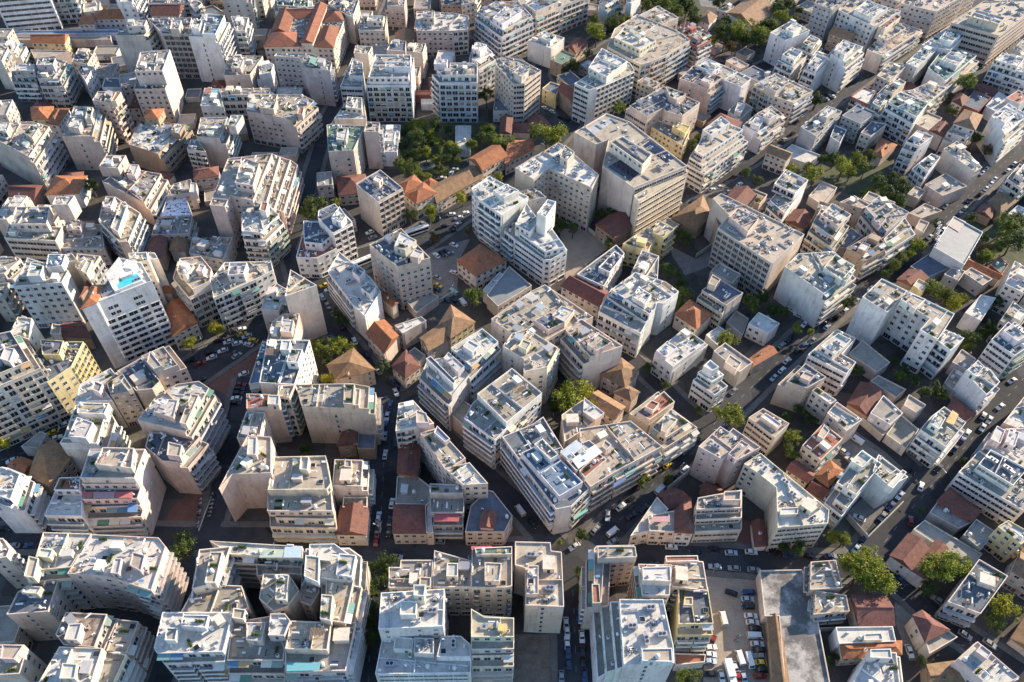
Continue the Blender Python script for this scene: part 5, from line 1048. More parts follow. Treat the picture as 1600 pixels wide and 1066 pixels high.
# ------------------------------------------------------------------ setting
def sheet(name, P, z, m, kind='structure'):
    b = MB(); b.add([(p[0], p[1], z) for p in P], [tuple(range(len(P)))])
    o = obj(name, b.mesh(name, [M[m]])); o['kind'] = kind; return o
sheet('ground', [(-2500, -1200), (2500, -1200), (2500, 3500), (-2500, 3500)], 0, 'ground')
AREAS = [('car_park', 'tan', 'd2', '1210,375 1430,355 1545,358 1600,700 1640,1150 1190,1150 1215,700'), ('rubble_lot', 'rubble', 'd2', '8,765 335,765 345,1120 8,1120'),
 ('dirt_lot', 'tan', 'b2', '285,470 470,470 600,590 420,725 335,800 330,600'), ('concrete_lot', 'concrete', 'b2', '985,575 1150,660 1255,570 1240,700 1080,760 1000,640'),
 ('plaza', 'brick', 'c0', '1240,365 1600,185 1610,560 1440,580 1420,480'), ('hotel_plaza', 'brick', 'g1', '590,65 780,-10 790,40 640,110'),
 ('brick_court', 'brick', 'e0', '990,740 1080,560 1190,480 1340,480 1250,770 1010,775'), ('plaza_car_park', 'concrete', 'g1', '1050,60 1340,-30 1270,100 1250,330 1130,330'),
 ('park', 'park', 'f1', '800,290 1240,290 1400,300 1590,300 1590,430 1330,520 1120,650 1040,650 880,480'), ('brick_path', 'brick', 'e2', '1380,820 1440,640 1500,670 1540,825'),
 ('building_lot', 'concrete', 'e3', '490,610 620,480 800,580 610,770'), ('garden', 'park', 'f3', '330,480 700,480 900,640 860,830 560,760 330,640'), ('back_garden', 'park', 'b3', '1250,380 1600,380 1700,700 1400,700'),
 ('playground', 'concrete', 'a2', '1150,-40 1330,-40 1340,60 1180,40'), ('top_park', 'park', 'a2', '780,-60 1150,-60 1200,120 1330,170 1640,210 1500,310 1180,180 900,40'), ('side_path', 'concrete', 'd3', '790,560 920,640 960,760 1000,930 880,930 800,700'), ('small_lot', 'concrete', 'c3', '440,830 520,690 640,760 940,900 900,980 700,860 560,960')]
for i, (n, m, t, s) in enumerate(AREAS): sheet(n, [unproj(*tile(t, x, y)).xy for x, y in parse(s)], .006+.004*i, m)
STREETS = [(9.5, '895,890 935,850 1000,778 1060,715 1110,668 1190,590 1285,500 1365,432 1440,376 1500,318 1600,226 1700,140'), (13, '1352,885 1420,800 1500,708 1560,636 1640,545 1760,420'),
 (8.5, '-40,842 150,838 300,842 440,842 575,856 700,862 880,868 1000,868 1100,872 1250,884 1352,885'), (8, '1352,885 1400,905 1460,962 1520,1005 1600,1058 1680,1120'), (11, '892,868 897,960 903,1140'),
 (10, '605,600 602,680 598,760 592,860 580,960 572,1140'), (8.5, '480,450 515,505 560,560 600,615 606,640'), (15, '-60,740 60,700 200,640 290,590 400,515 470,455 545,412 640,385 720,330 800,290 850,240'),
 (8, '850,240 895,195 870,160 845,120 850,60'), (7, '630,-40 600,30 555,110 515,180 492,260 472,330 450,390 470,450'), (7, '385,590 362,680 340,790 325,850'), (9, '1060,340 1085,300 1180,245 1290,165 1380,100 1500,20 1600,-60'),
 (8, '640,620 700,690 760,745 820,800 880,868'), (7, '905,480 965,540 1030,600 1085,655 1105,672'), (6, '1325,655 1390,700 1440,745'), (7, '262,842 300,890 285,960 245,1080'), (7, '-40,52 100,50 180,52'), (8, '880,10 850,60 905,80 960,45'), (8, '1110,100 1180,110 1290,60'), (7, '1440,378 1400,440 1350,440')]
SP = [(w, [Vector(unproj(*p).xy) for p in parse(s)]) for w, s in STREETS]
def strip(P, w0, w1):
    L = []
    for i, p in enumerate(P):
        a = P[max(0, i-1)]; c = P[min(len(P)-1, i+1)]; d = (c-a).normalized(); n = Vector((-d.y, d.x)); L.append((p+n*w0, p+n*w1))
    return L
def dens(P, step):
    R = []
    for a, b in zip(P, P[1:]):
        k = max(1, int((b-a).length/step)); R += [a.lerp(b, i/k) for i in range(k)]
    return R+[P[-1]]
def sdist(p, P):
    q = 1e9
    for a, b in zip(P, P[1:]):
        e = b-a; t = max(0, min(1, (p-a).dot(e)/e.length_squared)); q = min(q, (p-a-e*t).length)
    return q
pv = MB()
for i, (w, P) in enumerate(SP):
    D = dens(P, 2.0); S = strip(D, -w/2, w/2); b = MB(); z = .075+.004*i
    for (a, c), (d, e) in zip(S, S[1:]): b.add([(*a, z), (*d, z), (*e, z), (*c, z)], [(3, 2, 1, 0)] if False else [(0, 1, 2, 3)])
    o = obj('road', b.mesh('road', [M['asphalt']])); o['kind'] = 'structure'
    if w > 8.9:
        mk_ = MB()
        for j in range(0, len(D)-1, 3):
            S2 = strip(D[j:j+2], -.08, .08)
            if any(sdist(D[j], Q) < ww/2 for k, (ww, Q) in enumerate(SP) if k != i): continue
            (a, c), (d, e) = S2; mk_.add([(*a, z+.006), (*d, z+.006), (*e, z+.006), (*c, z+.006)], [(0, 1, 2, 3)])
        o = obj('road_marking', mk_.mesh('road_marking', [M['mark']])); o['kind'] = 'structure'
    for s in (-1, 1):
        S = strip(D, s*w/2, s*(w/2+2.2))
        for (a, c), (d, e) in zip(S, S[1:]):
            m = (a+c+d+e)/4
            if any(sdist(m, Q) < ww/2+.2 for k, (ww, Q) in enumerate(SP) if k != i): continue
            zz = .2+.002*i
            pv.add([(*a, zz), (*d, zz), (*e, zz), (*c, zz), (*a, 0), (*d, 0), (*e, 0), (*c, 0)], [(0, 1, 2, 3), (0, 4, 5, 1), (3, 2, 6, 7), (0, 3, 7, 4), (1, 5, 6, 2)])
o = obj('pavement', pv.mesh('pavement', [M['pavement']])); o['kind'] = 'structure'
def crossing(px, n, ang, ln=3.0):
    b = MB(); c = unproj(*px); R = Matrix.Translation((c.x, c.y, .17)) @ Matrix.Rotation(math.radians(ang), 4, 'Z')
    for i in range(n): b.add([R @ Vector(v) for v in ((i-n/2, -ln/2, 0), (i-n/2+.5, -ln/2, 0), (i-n/2+.5, ln/2, 0), (i-n/2, ln/2, 0))], [(0, 1, 2, 3)])
    o = obj('road_marking', b.mesh('crossing', [M['mark']])); o['kind'] = 'structure'
for px, n, a in (((480, 452), 8, 30),): crossing(px, n, a)
for l in BUILDINGS: building(l)
# ------------------------------------------------------------------ low yard buildings in the remaining gaps
NMAIN = len(BLD); YARDS = []
AP = [[Vector(unproj(*tile(t, x, y)).xy) for x, y in parse(s)] for n, m, t, s in AREAS]
TPX = []
for ln in ITEMS.split('@cars')[0].splitlines():
    t = None
    for k in ln.split():
        if ',' not in k: t = k; continue
        f = k.split(',')
        if t: g = unproj(*tile(t, float(f[0]), float(f[1])), 4); TPX.append((g.xy, float(f[2])/4*depth(g)/FPX))
ry = random.Random(11)
def free(Q, pad):
    pts = [q for q in Q]+[Q[i].lerp(Q[(i+1) % 4], .5) for i in range(4)]+[sum(Q, Vector((0, 0)))/4]
    for q in pts:
        for F in FOOT:
            if abs(q.x-F[0].x)+abs(q.y-F[0].y) > 140: continue
            if inside(q, F) or edist(q, F) < pad: return False
        if any(inside(q, A) for A in AP): return False
        if any((q-c).length < r*.8 for c, r in TPX): return False
        if any(sdist(q, S) < ww/2+1.3 for ww, S in SP): return False
    for F in FOOT:
        if any(inside(p, Q) for p in F): return False
    return True
cand = []
for gy in range(8, 62):
    for gx in range(-40, 41): cand.append((gx*9.0+ry.uniform(-3, 3), gy*9.0+ry.uniform(-3, 3)))
cand.sort(key=lambda c: c[1])
for cx, cy in cand:
    u, v = proj((cx, cy, 3))
    if not (-40 < u < 1640 and -60 < v < 1090): continue
    c = Vector((cx, cy)); q = None
    for r, l, G, h in BLD[:NMAIN]:
        d = edist(c, G)
        if q is None or d < q[0]: q = (d, G)
    if inside(c, q[1]): continue
    G = q[1]; i = max(range(len(G)), key=lambda k: (G[k]-G[k-1]).length); e = (G[i]-G[i-1]).normalized(); n = Vector((-e.y, e.x))
    def seen(p, z):
        d = CAMP-Vector((p.x, p.y, z))
        for k in range(1, 26):
            s = Vector((p.x, p.y, z))+d*(k*1.6/d.z)
            for r2, l2, G2, h2 in BLD[:NMAIN]:
                if h2 > s.z and abs(s.x-G2[0].x)+abs(s.y-G2[0].y) < 140 and inside(s, G2): return False
        return True
    for a, b_ in ((7, 5.5), (5, 4)):
        a *= ry.uniform(.85, 1.2); b_ *= ry.uniform(.85, 1.2)
        Q = [c-e*a-n*b_, c+e*a-n*b_, c+e*a+n*b_, c-e*a+n*b_]
        if free(Q, .6):
            if sum(seen(p, 3) for p in Q+[c]) < 2: break
            h = ry.choice([3.4, 4.2, 6.4, 6.8, 9.5, 9.8, 12.6] if a > 5.2 else [3, 3.3, 4])
            rc = ry.choice(['c', 'c', 'g', 'g', 'g', 'w', 'd', 'Am', 'Ab', 'Hm', 'b'])
            s = ' '.join('%.2f,%.2f' % proj((p.x, p.y, h)) for p in Q)
            building(f"s;{'h' if h > 6 else 's'};{h};{ry.choice('CBGPTC')};{rc};{'wwww' if h > 6 else 'xxxx'};{s};yard {cx:.0f} {cy:.0f};")
            YARDS.append((BLD[-1][0], rc, h, c)); break
# ------------------------------------------------------------------ hotel pool, fountain
hot = next(r for r, l, G, h in BLD if l.startswith('tall white hotel'))
def poly3(t, s, z): return [Vector(unproj(*tile(t, x, y), z).xy) for x, y in parse(s)]
def roofpart(root, nm, t, s, z0, z1, m, col=None):
    Q = [q-root.location.xy for q in poly3(t, s, z1)]
    if area(Q) < 0: Q = Q[::-1]
    b = MB(); prism(b, Q, z0, z1); return obj(nm, b.mesh(nm, [M[m]]), root, color=col)
roofpart(hot, 'pool_deck', 'g0', '690,245 715,300 890,232 868,165 830,172', 33.0, 34.6, 'wall', (.76, .76, .75))
roofpart(hot, 'pool_water', 'g0', '722,248 740,285 878,225 852,186', 34.0, 34.66, 'pool')
roofpart(hot, 'roof_cabin', 'g0', '655,195 690,255 765,160 742,85', 33.0, 37.5, 'wall', (.74, .7, .62))
roofpart(hot, 'roof_cabin', 'g0', '765,150 820,160 850,120 790,105', 33.0, 37.0, 'wall', (.76, .76, .75))
def child(lbl, nm, t, s, z0, z1, m, col):
    if col: g_ = sum(col)/3; col = tuple((v*.62+g_*.3+.03) for v in col)
    roofpart(next(r for r, l, G, h in BLD if l == lbl), nm, t, s, z0, z1, m, col)
child('large beige block with blue terrace awnings', 'awning', 'f0', '150,480 180,495 240,410 215,395', 17.3, 17.5, 'cloth', (.03, .3, .6))
child('large beige block with blue terrace awnings', 'awning', 'f0', '170,440 205,455 245,400 215,385', 18.9, 19.1, 'cloth', (.05, .34, .3))
child('pale block with a teal roof tarpaulin', 'tarpaulin', 'f0', '1315,125 1360,125 1362,80 1320,80', 13.0, 13.3, 'cloth', (.05, .4, .5))
child('pale block with a teal roof tarpaulin', 'tarpaulin', 'f0', '1272,98 1315,100 1315,72 1278,72', 13.0, 13.2, 'cloth', (.4, .1, .07))
child('white roofed apartments with blue awning', 'awning', 'g2', '650,492 775,580 790,545 668,465', 12.9, 13.1, 'cloth', (.02, .3, .5))
child('tan roofed block with a white tank', 'awning', 'd1', '190,995 395,990 400,940 192,942', 19.8, 20.0, 'cloth', (.04, .42, .46))
child('stepped block with red terrace awnings', 'awning', 'e0', '512,510 575,508 580,472 515,475', 18.2, 18.4, 'cloth', (.62, .07, .05))
child('stepped block with red terrace awnings', 'awning', 'e0', '715,512 825,510 825,472 720,474', 18.2, 18.4, 'cloth', (.62, .07, .05))
child('stepped block with red terrace awnings', 'awning', 'e0', '580,510 712,510 716,473 582,474', 18.2, 18.4, 'cloth', (.5, .25, .27))
child('stepped block with red terrace awnings', 'awning', 'e0', '795,600 855,600 858,548 798,548', 15.2, 15.4, 'cloth', (.03, .22, .55))
child('stepped block with red terrace awnings', 'awning', 'e0', '515,592 570,590 570,552 520,552', 15.2, 15.4, 'cloth', (.6, .33, .06))
child('grey balcony block with crimson awning', 'awning', 'e1', '1112,658 1265,658 1270,602 1115,605', 10.9, 11.1, 'cloth', (.5, .02, .03))
child('white corner block with orange awning', 'awning', 'c3', '1110,635 1160,655 1190,590 1150,562', 15.0, 15.2, 'cloth', (.75, .4, .03))
child('cream house with pink terrace awning', 'awning', 'e2', '870,660 985,662 985,625 880,628', 10.2, 10.4, 'cloth', (.55, .22, .24))
child('long sunlit apartments with coloured awnings', 'roof_canopy', 'e2', '300,225 345,270 450,190 400,148', 20.5, 20.7, 'metal', (.5, .55, .62))
child('long sunlit apartments with coloured awnings', 'roof_canopy', 'e2', '370,270 415,330 565,225 515,180', 20.5, 20.7, 'paint', (.66, .67, .7))
child('long sunlit apartments with coloured awnings', 'awning', 'e2', '630,385 690,340 675,310 632,340', 16.2, 16.4, 'cloth', (.1, .4, .28))
child('long sunlit apartments with coloured awnings', 'awning', 'e2', '690,338 780,270 765,245 680,305', 16.2, 16.4, 'cloth', (.1, .28, .5))
child('long sunlit apartments with coloured awnings', 'awning', 'e2', '712,385 785,335 770,312 705,360', 13.8, 14.0, 'cloth', (.15, .5, .45))
child('long sunlit apartments with coloured awnings', 'awning', 'e2', '632,450 712,395 705,370 635,422', 13.8, 14.0, 'cloth', (.05, .14, .4))
child('prow shaped block with blue metal roof', 'awning', 'e2', '385,650 475,590 470,572 385,630', 9.6, 9.8, 'cloth', (.1, .5, .4))
child('grey fronted block with green awning', 'awning', 'a1', '330,385 345,350 395,370 375,410', 23.5, 23.8, 'cloth', (.2, .42, .26))
child('grey roofed block with red and green awnings', 'awning', 'd1', '1345,232 1470,230 1475,212 1345,214', 21.6, 21.8, 'cloth', (.5, .05, .04))
child('cream block with pastel roof panels', 'roof_canopy', 'd1', '20,285 165,285 175,235 30,235', 23.5, 23.7, 'paint', (.42, .5, .34))
child('cream block with pastel roof panels', 'roof_canopy', 'd1', '170,285 280,285 285,215 180,218', 23.6, 23.8, 'paint', (.38, .52, .66))
child('huge blank sided office with a solar roof', 'solar_array', 'f2', '600,560 740,650 800,590 690,510', 26.3, 26.6, 'panel', None)
child('huge blank sided office with a solar roof', 'solar_array', 'f2', '820,430 960,530 1010,510 860,400', 26.3, 26.6, 'panel', None)
child('huge blank sided office with a solar roof', 'solar_array', 'f2', '440,345 560,265 640,270 520,360', 26.3, 26.5, 'metal', (.42, .42, .42))
child('tan stepped block with a yellow roof toy', 'canvas_cover', 'd1', '1510,740 1545,745 1572,715 1515,690', 21.6, 23.0, 'cloth', (.75, .5, .03))
for i in range(7): child('low white roof with five skylight stripes', 'skylight', 'd1', f'{985+28*i-130},{925} {997+28*i-130},{925} {1040+28*i-118},{968} {1028+28*i-118},{968}', 14.42, 14.56, 'white', None)
for i in range(9):
    p_ = unproj(*tile('b3', 1062+i*-2+(i%2)*10, 440+i*17), 10.4); hr = next(r for r, l, G, h in BLD if l.startswith('modern white hall'))
    obj('air_conditioner', EQ['ventilation_unit'], hr, (p_.x-hr.location.x, p_.y-hr.location.y, 10.4), .7, (.6, .6, .6))
child('modern white hall with ribbed roof', 'roof_patch', 'b3', '1110,440 1190,490 1235,425 1160,392', 10.5, 10.62, 'paint', (.42, .3, .24))
def single(name, me_b, mats, label, cat, loc=(0, 0, 0), col=None, group=None):
    o = obj(name, me_b.mesh(name, mats), None, loc, color=col); o['label'] = label; o['category'] = cat
    if group: o['group'] = group
    return o
fc_ = unproj(*tile('f1', 1065, 555)); root = bpy.data.objects.new('fountain', None); COL.objects.link(root); root.location = fc_; root['label'] = 'round fountain basin on the paved circle in the park'; root['category'] = 'fountain'
b = MB(); b.cyl((0, 0), 4.2, .05, .3, 28); obj('paving', b.mesh('paving', [M['concrete']]), root)
b = MB()
for i in range(24):
    a0, a1 = 2*PI*i/24, 2*PI*(i+1)/24
    b.add([(r*math.cos(a), r*math.sin(a), z) for z in (.3, .8) for r in (1.7, 2.0) for a in (a0, a1)], [(0, 1, 5, 4), (3, 2, 6, 7), (4, 5, 7, 6)])
obj('basin', b.mesh('basin', [M['concrete']]), root)
b = MB(); b.cyl((0, 0), 1.72, .3, .62, 24); obj('water', b.mesh('water', [M['basin']]), root)
b = MB(); b.cyl((0, 0), .25, .6, 1.5, 10, 0, None, .12); obj('spout', b.mesh('spout', [M['concrete']]), root)
WALLS = [('b2', '1145,652 1260,572', 2.6, 'white boundary wall along the derelict house yard'), ('e2', '962,470 1135,335', 3.0, 'grey boundary wall beside the notched beige block'), ('e3', '488,640 605,778 825,560', 3.2, 'cream street wall around the empty building lot'),
 ('g1', '1145,372 1245,318', 2.4, 'low wall closing the plaza car park'), ('d3', '312,745 425,742', 2.5, 'short cream wall by the terrace house'), ('c3', '745,735 850,815', 2.5, 'cream wall in front of the open garage'), ('d2', '1536,380 1600,760', 3.0, 'tan wall between car park and warehouse'),
 ('b2', '470,475 600,590', 2.2, 'stone wall on the edge of the dirt lot'), ('a2', '1330,390 1560,250', 2.5, 'long stone wall under the park trees'), ('e0', '1240,720 1330,480', .5, 'low kerb wall beside the motorcycle row')]
for t, s, h, lb in WALLS:
    Q = [Vector(unproj(*tile(t, x, y)).xy) for x, y in parse(s)]; S = strip(Q, -.15, .15); b = MB(); c0 = Q[0]
    for (a, c), (d, e) in zip(S, S[1:]):
        P4 = [a-c0, d-c0, e-c0, c-c0]; P4 = P4 if area(P4) > 0 else P4[::-1]; prism(b, P4, 0, h)
    single('boundary_wall', b, [M['wall']], lb, 'wall', (c0.x, c0.y, 0), (.5, .46, .4))
# ------------------------------------------------------------------ naming of small things by the nearest building
def nearest(p):
    best = None
    for r, l, G, h in BLD[:NMAIN]:
        q = edist(p, G)
        if inside(p, G): q = 0
        if best is None or q < best[0]: best = (q, l)
    return best[1]
def ordinal(i): return ['leftmost', 'second', 'third', 'fourth', 'fifth', 'sixth', 'seventh', 'eighth', 'ninth', 'tenth', 'eleventh', 'twelfth', 'thirteenth', 'fourteenth', 'fifteenth', 'sixteenth'][min(i, 15)]
PENDING = []
def later(o, phrase, p): PENDING.append((o, phrase, Vector(p[:2])))
def flush():
    d = {}
    for o, ph, p in PENDING: d.setdefault((ph, nearest(p)), []).append((proj((p.x, p.y, 0))[0], o))
    for (ph, nb), L in d.items():
        L.sort(key=lambda k: k[0])
        for i, (x, o) in enumerate(L):
            nb2 = ' '.join(nb.split()[:9])
            s = f'{ph} by the {nb2}'
            if len(L) > 1: s = (f'leftmost {ph}' if i == 0 else f'{ordinal(i)} {ph} from the left')+f' by the {nb2}'
            o['label'] = ' '.join(s.split()[:16])
# ------------------------------------------------------------------ trees
def crown_mesh(seed, kind='round'):
    r = random.Random(seed); b = MB(); cl = []
    if kind == 'palm':
        for i in range(26):
            a = 2*PI*i/26+r.uniform(-.1, .1); el = r.uniform(-.2, .9); pts = []
            for k in range(7):
                t = k/6; pts.append(Vector((math.cos(a)*t*math.cos(el*.6), math.sin(a)*t*math.cos(el*.6), t*math.sin(el)-.75*t*t)))
            side = Vector((-math.sin(a), math.cos(a), 0))
            for k in range(6):
                for s in (-1, 1):
                    for j in range(2):
                        p = pts[k].lerp(pts[k+1], j/2); q = pts[k].lerp(pts[k+1], j/2+.3); w = .2*(1-abs(k/6-.4))
                        b.add([p, q, q+side*s*w+Vector((0, 0, -.07)), p+side*s*w+Vector((0, 0, -.09))], [(0, 1, 2, 3)])
        return b.mesh('crown', [M['leaf']])
    n = 44
    lobes = [Vector((r.uniform(-.45, .45), r.uniform(-.45, .45), r.uniform(-.2, .35))) for _ in range(6)]
    for i in range(n):
        u = Vector((r.gauss(0, 1), r.gauss(0, 1), r.gauss(0, 1))).normalized()*r.uniform(.42, .66)*r.uniform(.65, 1.2)
        c = r.choice(lobes)+u
        c.z *= .85
        if kind == 'tall': c = Vector((c.x*.62, c.y*.62, c.z*1.55))
        cl.append((c, r.uniform(.12, .3)))
    for c, s in cl:
        for j in range(90):
            p = c+Vector((r.gauss(0, 1), r.gauss(0, 1), r.gauss(0, .8)))*s*.55
            nrm = ((p-c).normalized()*.8+Vector((r.gauss(0, .6), r.gauss(0, .6), r.gauss(0, .6)+.35))).normalized()
            t = nrm.orthogonal().normalized(); t = Matrix.Rotation(r.uniform(0, 6.3), 3, nrm) @ t; q = nrm.cross(t); a, w = r.uniform(.035, .07), r.uniform(.022, .045)
            b.add([p-t*a, p+q*w+nrm*.01, p+t*a, p-q*w+nrm*.01], [(0, 1, 2, 3)])
    return b.mesh('crown', [M['leaf']])
def trunk_mesh(seed):
    r = random.Random(seed); b = MB()
    def limb(p, q, r0, r1):
        d = q-p; R = Matrix.Translation(p) @ d.to_track_quat('Z', 'Y').to_matrix().to_4x4(); b.cyl((0, 0), r0, 0, d.length, 7, 0, R, r1)
    top = Vector((r.uniform(-.05, .05), r.uniform(-.05, .05), .55)); limb(Vector((0, 0, 0)), top, .055, .04)
    for i in range(5):
        a = 2*PI*i/5+r.uniform(-.4, .4); m = top+Vector((math.cos(a)*.22, math.sin(a)*.22, .2)); limb(top, m, .032, .02)
        for s in (-.4, .5): limb(m, m+Vector((math.cos(a+s)*.28, math.sin(a+s)*.28, r.uniform(.12, .3))), .018, .006)
    return b.mesh('trunk', [M['bark']])
CR = {'round': [crown_mesh(i) for i in range(6)], 'tall': [crown_mesh(20+i, 'tall') for i in range(2)], 'palm': [crown_mesh(40, 'palm')]}
TR = [trunk_mesh(i) for i in range(3)]
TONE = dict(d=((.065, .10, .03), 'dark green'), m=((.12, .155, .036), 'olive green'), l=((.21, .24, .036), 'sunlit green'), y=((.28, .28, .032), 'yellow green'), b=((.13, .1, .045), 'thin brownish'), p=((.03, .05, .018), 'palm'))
rt = random.Random(5)
def tree(t, x, y, rp, tone):
    px, py = tile(t, x, y); rp /= 4
    g = unproj(px, py, 5); R = rp*depth(g)/FPX*1.1; R = max(1.4, R)
    H = R*1.35+1.8 if tone != 'p' else 6.5
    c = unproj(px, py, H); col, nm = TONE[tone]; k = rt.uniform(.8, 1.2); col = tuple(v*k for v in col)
    if any(inside(c.xy, F) for F in ()): return
    root = bpy.data.objects.new('palm_tree' if tone == 'p' else 'tree', None); COL.objects.link(root); root.location = (c.x, c.y, 0); root.empty_display_size = .1
    root['category'] = 'tree'
    if tone != 'p': root['group'] = 'trees in the streets and yards'
    kind = 'palm' if tone == 'p' else ('tall' if rt.random() < .12 and R < 5 else 'round')
    obj('crown', rt.choice(CR[kind]), root, (0, 0, H), rt.uniform(0, 6.3), (R*rt.uniform(.92, 1.08), R*rt.uniform(.92, 1.08), R*rt.uniform(.85, 1.05)), col)
    obj('trunk', rt.choice(TR), root, (0, 0, 0), rt.uniform(0, 6), (H*.8, H*.8, H*.95))
    big = 'large' if R > 5 else ('small' if R < 2.6 else 'medium')
    later(root, 'spreading palm tree' if tone == 'p' else f'{big} {nm} tree', (c.x, c.y))
# ------------------------------------------------------------------ vehicles
def car_meshes(kind):
    L, W_, H = dict(car=(4.2, 1.75, 1.48), van=(4.9, 1.9, 2.0), truck=(7.5, 2.3, 2.9), bus=(12, 2.5, 3.1))[kind]
    b = MB(); hl, hw = L/2, W_/2
    def loft(prof, mi=0, taper=.0):
        n = len(prof)
        for i in range(n): pass
        vs = [(x, -hw*(w), z) for x, z, w in prof]+[(x, hw*(w), z) for x, z, w in prof]
        b.add(vs, [(i, (i+1) % n, n+(i+1) % n, n+i) for i in range(n)]+[tuple(range(n-1, -1, -1)), tuple(range(n, 2*n))], mi)
    if kind == 'car':
        loft([(-hl, .35, .9), (-hl*.96, .2, .92), (hl*.96, .2, .92), (hl, .4, .88), (hl*.97, .68, .9), (hl*.45, .86, .97), (-hl*.8, .92, .97), (-hl*.99, .78, .92)])
        loft([(hl*.42, .86, .93), (hl*.12, 1.40, .76), (-hl*.1, 1.48, .75), (-hl*.55, 1.42, .75), (-hl*.84, .9, .92)])
        g = MB(); w = hw
        g.add([(hl*.40, -w*.82, .93), (hl*.40, w*.82, .93), (hl*.14, w*.68, 1.385), (hl*.14, -w*.68, 1.385)], [(0, 1, 2, 3)])
        g.add([(-hl*.82, -w*.8, .98), (-hl*.82, w*.8, .98), (-hl*.57, w*.66, 1.40), (-hl*.57, -w*.66, 1.40)], [(3, 2, 1, 0)])
        g.v = [(x+(.03 if x > 0 else -.03), y, z+.015) for x, y, z in g.v]
        for s in (-1, 1):
            q = [(hl*.36, s*w*.925, .95), (hl*.12, s*w*.785, 1.36), (-hl*.52, s*w*.775, 1.38), (-hl*.74, s*w*.915, .97)]
            g.add([(x, y+s*.02, z) for x, y, z in q], [(0, 1, 2, 3) if s > 0 else (3, 2, 1, 0)])
    else:
        nose = .72 if kind == 'van' else .93
        if kind == 'truck':
            b.box(-hl, hl*.42, -hw, hw, .9, H); loft([(hl*.46, .45, .95), (hl, .45, .95), (hl, 1.3, .95), (hl*.88, 2.2, .9), (hl*.46, 2.25, .9)]); b.box(-hl, hl*.5, -hw*.5, hw*.5, .5, .9)
        else:
            loft([(-hl, .4, .95), (hl*.98, .35, .95), (hl, .7, .95), (hl*(.97 if kind == 'van' else 1), 1.05, .95), (hl*nose, H*.93, .86), (hl*nose*.9, H, .84), (-hl*.97, H, .86), (-hl, H*.9, .9)])
        g = MB(); z1, z2 = (1.15, H*.88) if kind != 'bus' else (1.3, 2.5)
        xf0, xf1 = (hl*.97, hl*(nose+.01)) if kind != 'truck' else (hl*.985, hl*.9)
        if kind == 'truck': z1, z2 = 1.4, 2.1
        g.add([(xf0+.03, -hw*.8, z1), (xf0+.03, hw*.8, z1), (xf1+.04, hw*.75, z2), (xf1+.04, -hw*.75, z2)], [(0, 1, 2, 3)])
        if kind == "truck": g.add([(xf1*.95, -hw*.96, z2), (xf1*.95, hw*.96, z2), (xf1+.04, hw*.75, z2), (xf1+.04, -hw*.75, z2)], [(0, 1, 2, 3)])
        xe = -hl*.9 if kind == 'bus' else (hl*.55 if kind == 'truck' else hl*.2)
        for s in (-1, 1): g.add([(xf1*.95, s*(hw*.96), z1), (xf1*.9, s*(hw*.91), z2), (xe, s*(hw*.92), z2), (xe, s*(hw*.97), z1)], [(0, 1, 2, 3)])
        if kind in ('van', 'bus'): g.add([(-hl-.02, -hw*.75, z1), (-hl-.02, hw*.75, z1), (-hl-.01, hw*.72, z2), (-hl-.01, -hw*.72, z2)], [(3, 2, 1, 0)])
    body = b.mesh(kind+'_body', [M['car']]); glass = g.mesh(kind+'_glass', [M['carglass']])
    r = .32 if kind == 'car' else (.36 if kind == 'van' else .48)
    w = MB(); X = Matrix.Rotation(PI/2, 4, 'X'); w.cyl((0, 0), r, -.11, .11, 14, 0, X); w.cyl((0, 0), r*.6, -.12, .12, 10, 1, X)
    wheel = w.mesh(kind+'_wheel', [M['rubber'], M['steel']])
    l = MB(); l.box(-.03, .03, -.2, .2, -.08, .08)
    return dict(L=L, W=W_, H=H, body=body, glass=glass, wheel=wheel, r=r, lamp=l.mesh('headlight', [M['lamp']]), tail=l.mesh('taillight', [M['red']]))
CM = {k: car_meshes(k) for k in ('car', 'van', 'truck', 'bus')}
sg = MB(); sg.box(-.12, .12, -.3, .3, 0, .18); TAXI = sg.mesh('taxi_sign', [M['lamp']])
vt = MB()
for i in range(3): vt.box(-3.5+i*3-.6, -3.5+i*3+.6, -.55, .55, 0, .14)
VENT = vt.mesh('roof_vent', [M['white']])
CC = dict(w=((.72, .72, .71), 'white'), k=((.02, .021, .024), 'black'), g=((.3, .31, .32), 'grey'), l=((.42, .5, .58), 'pale blue'), u=((.035, .07, .17), 'blue'), r=((.26, .025, .02), 'red'), y=((.72, .5, .03), 'yellow'))  # blue also puts the bluish street shade into the paint of parked rows
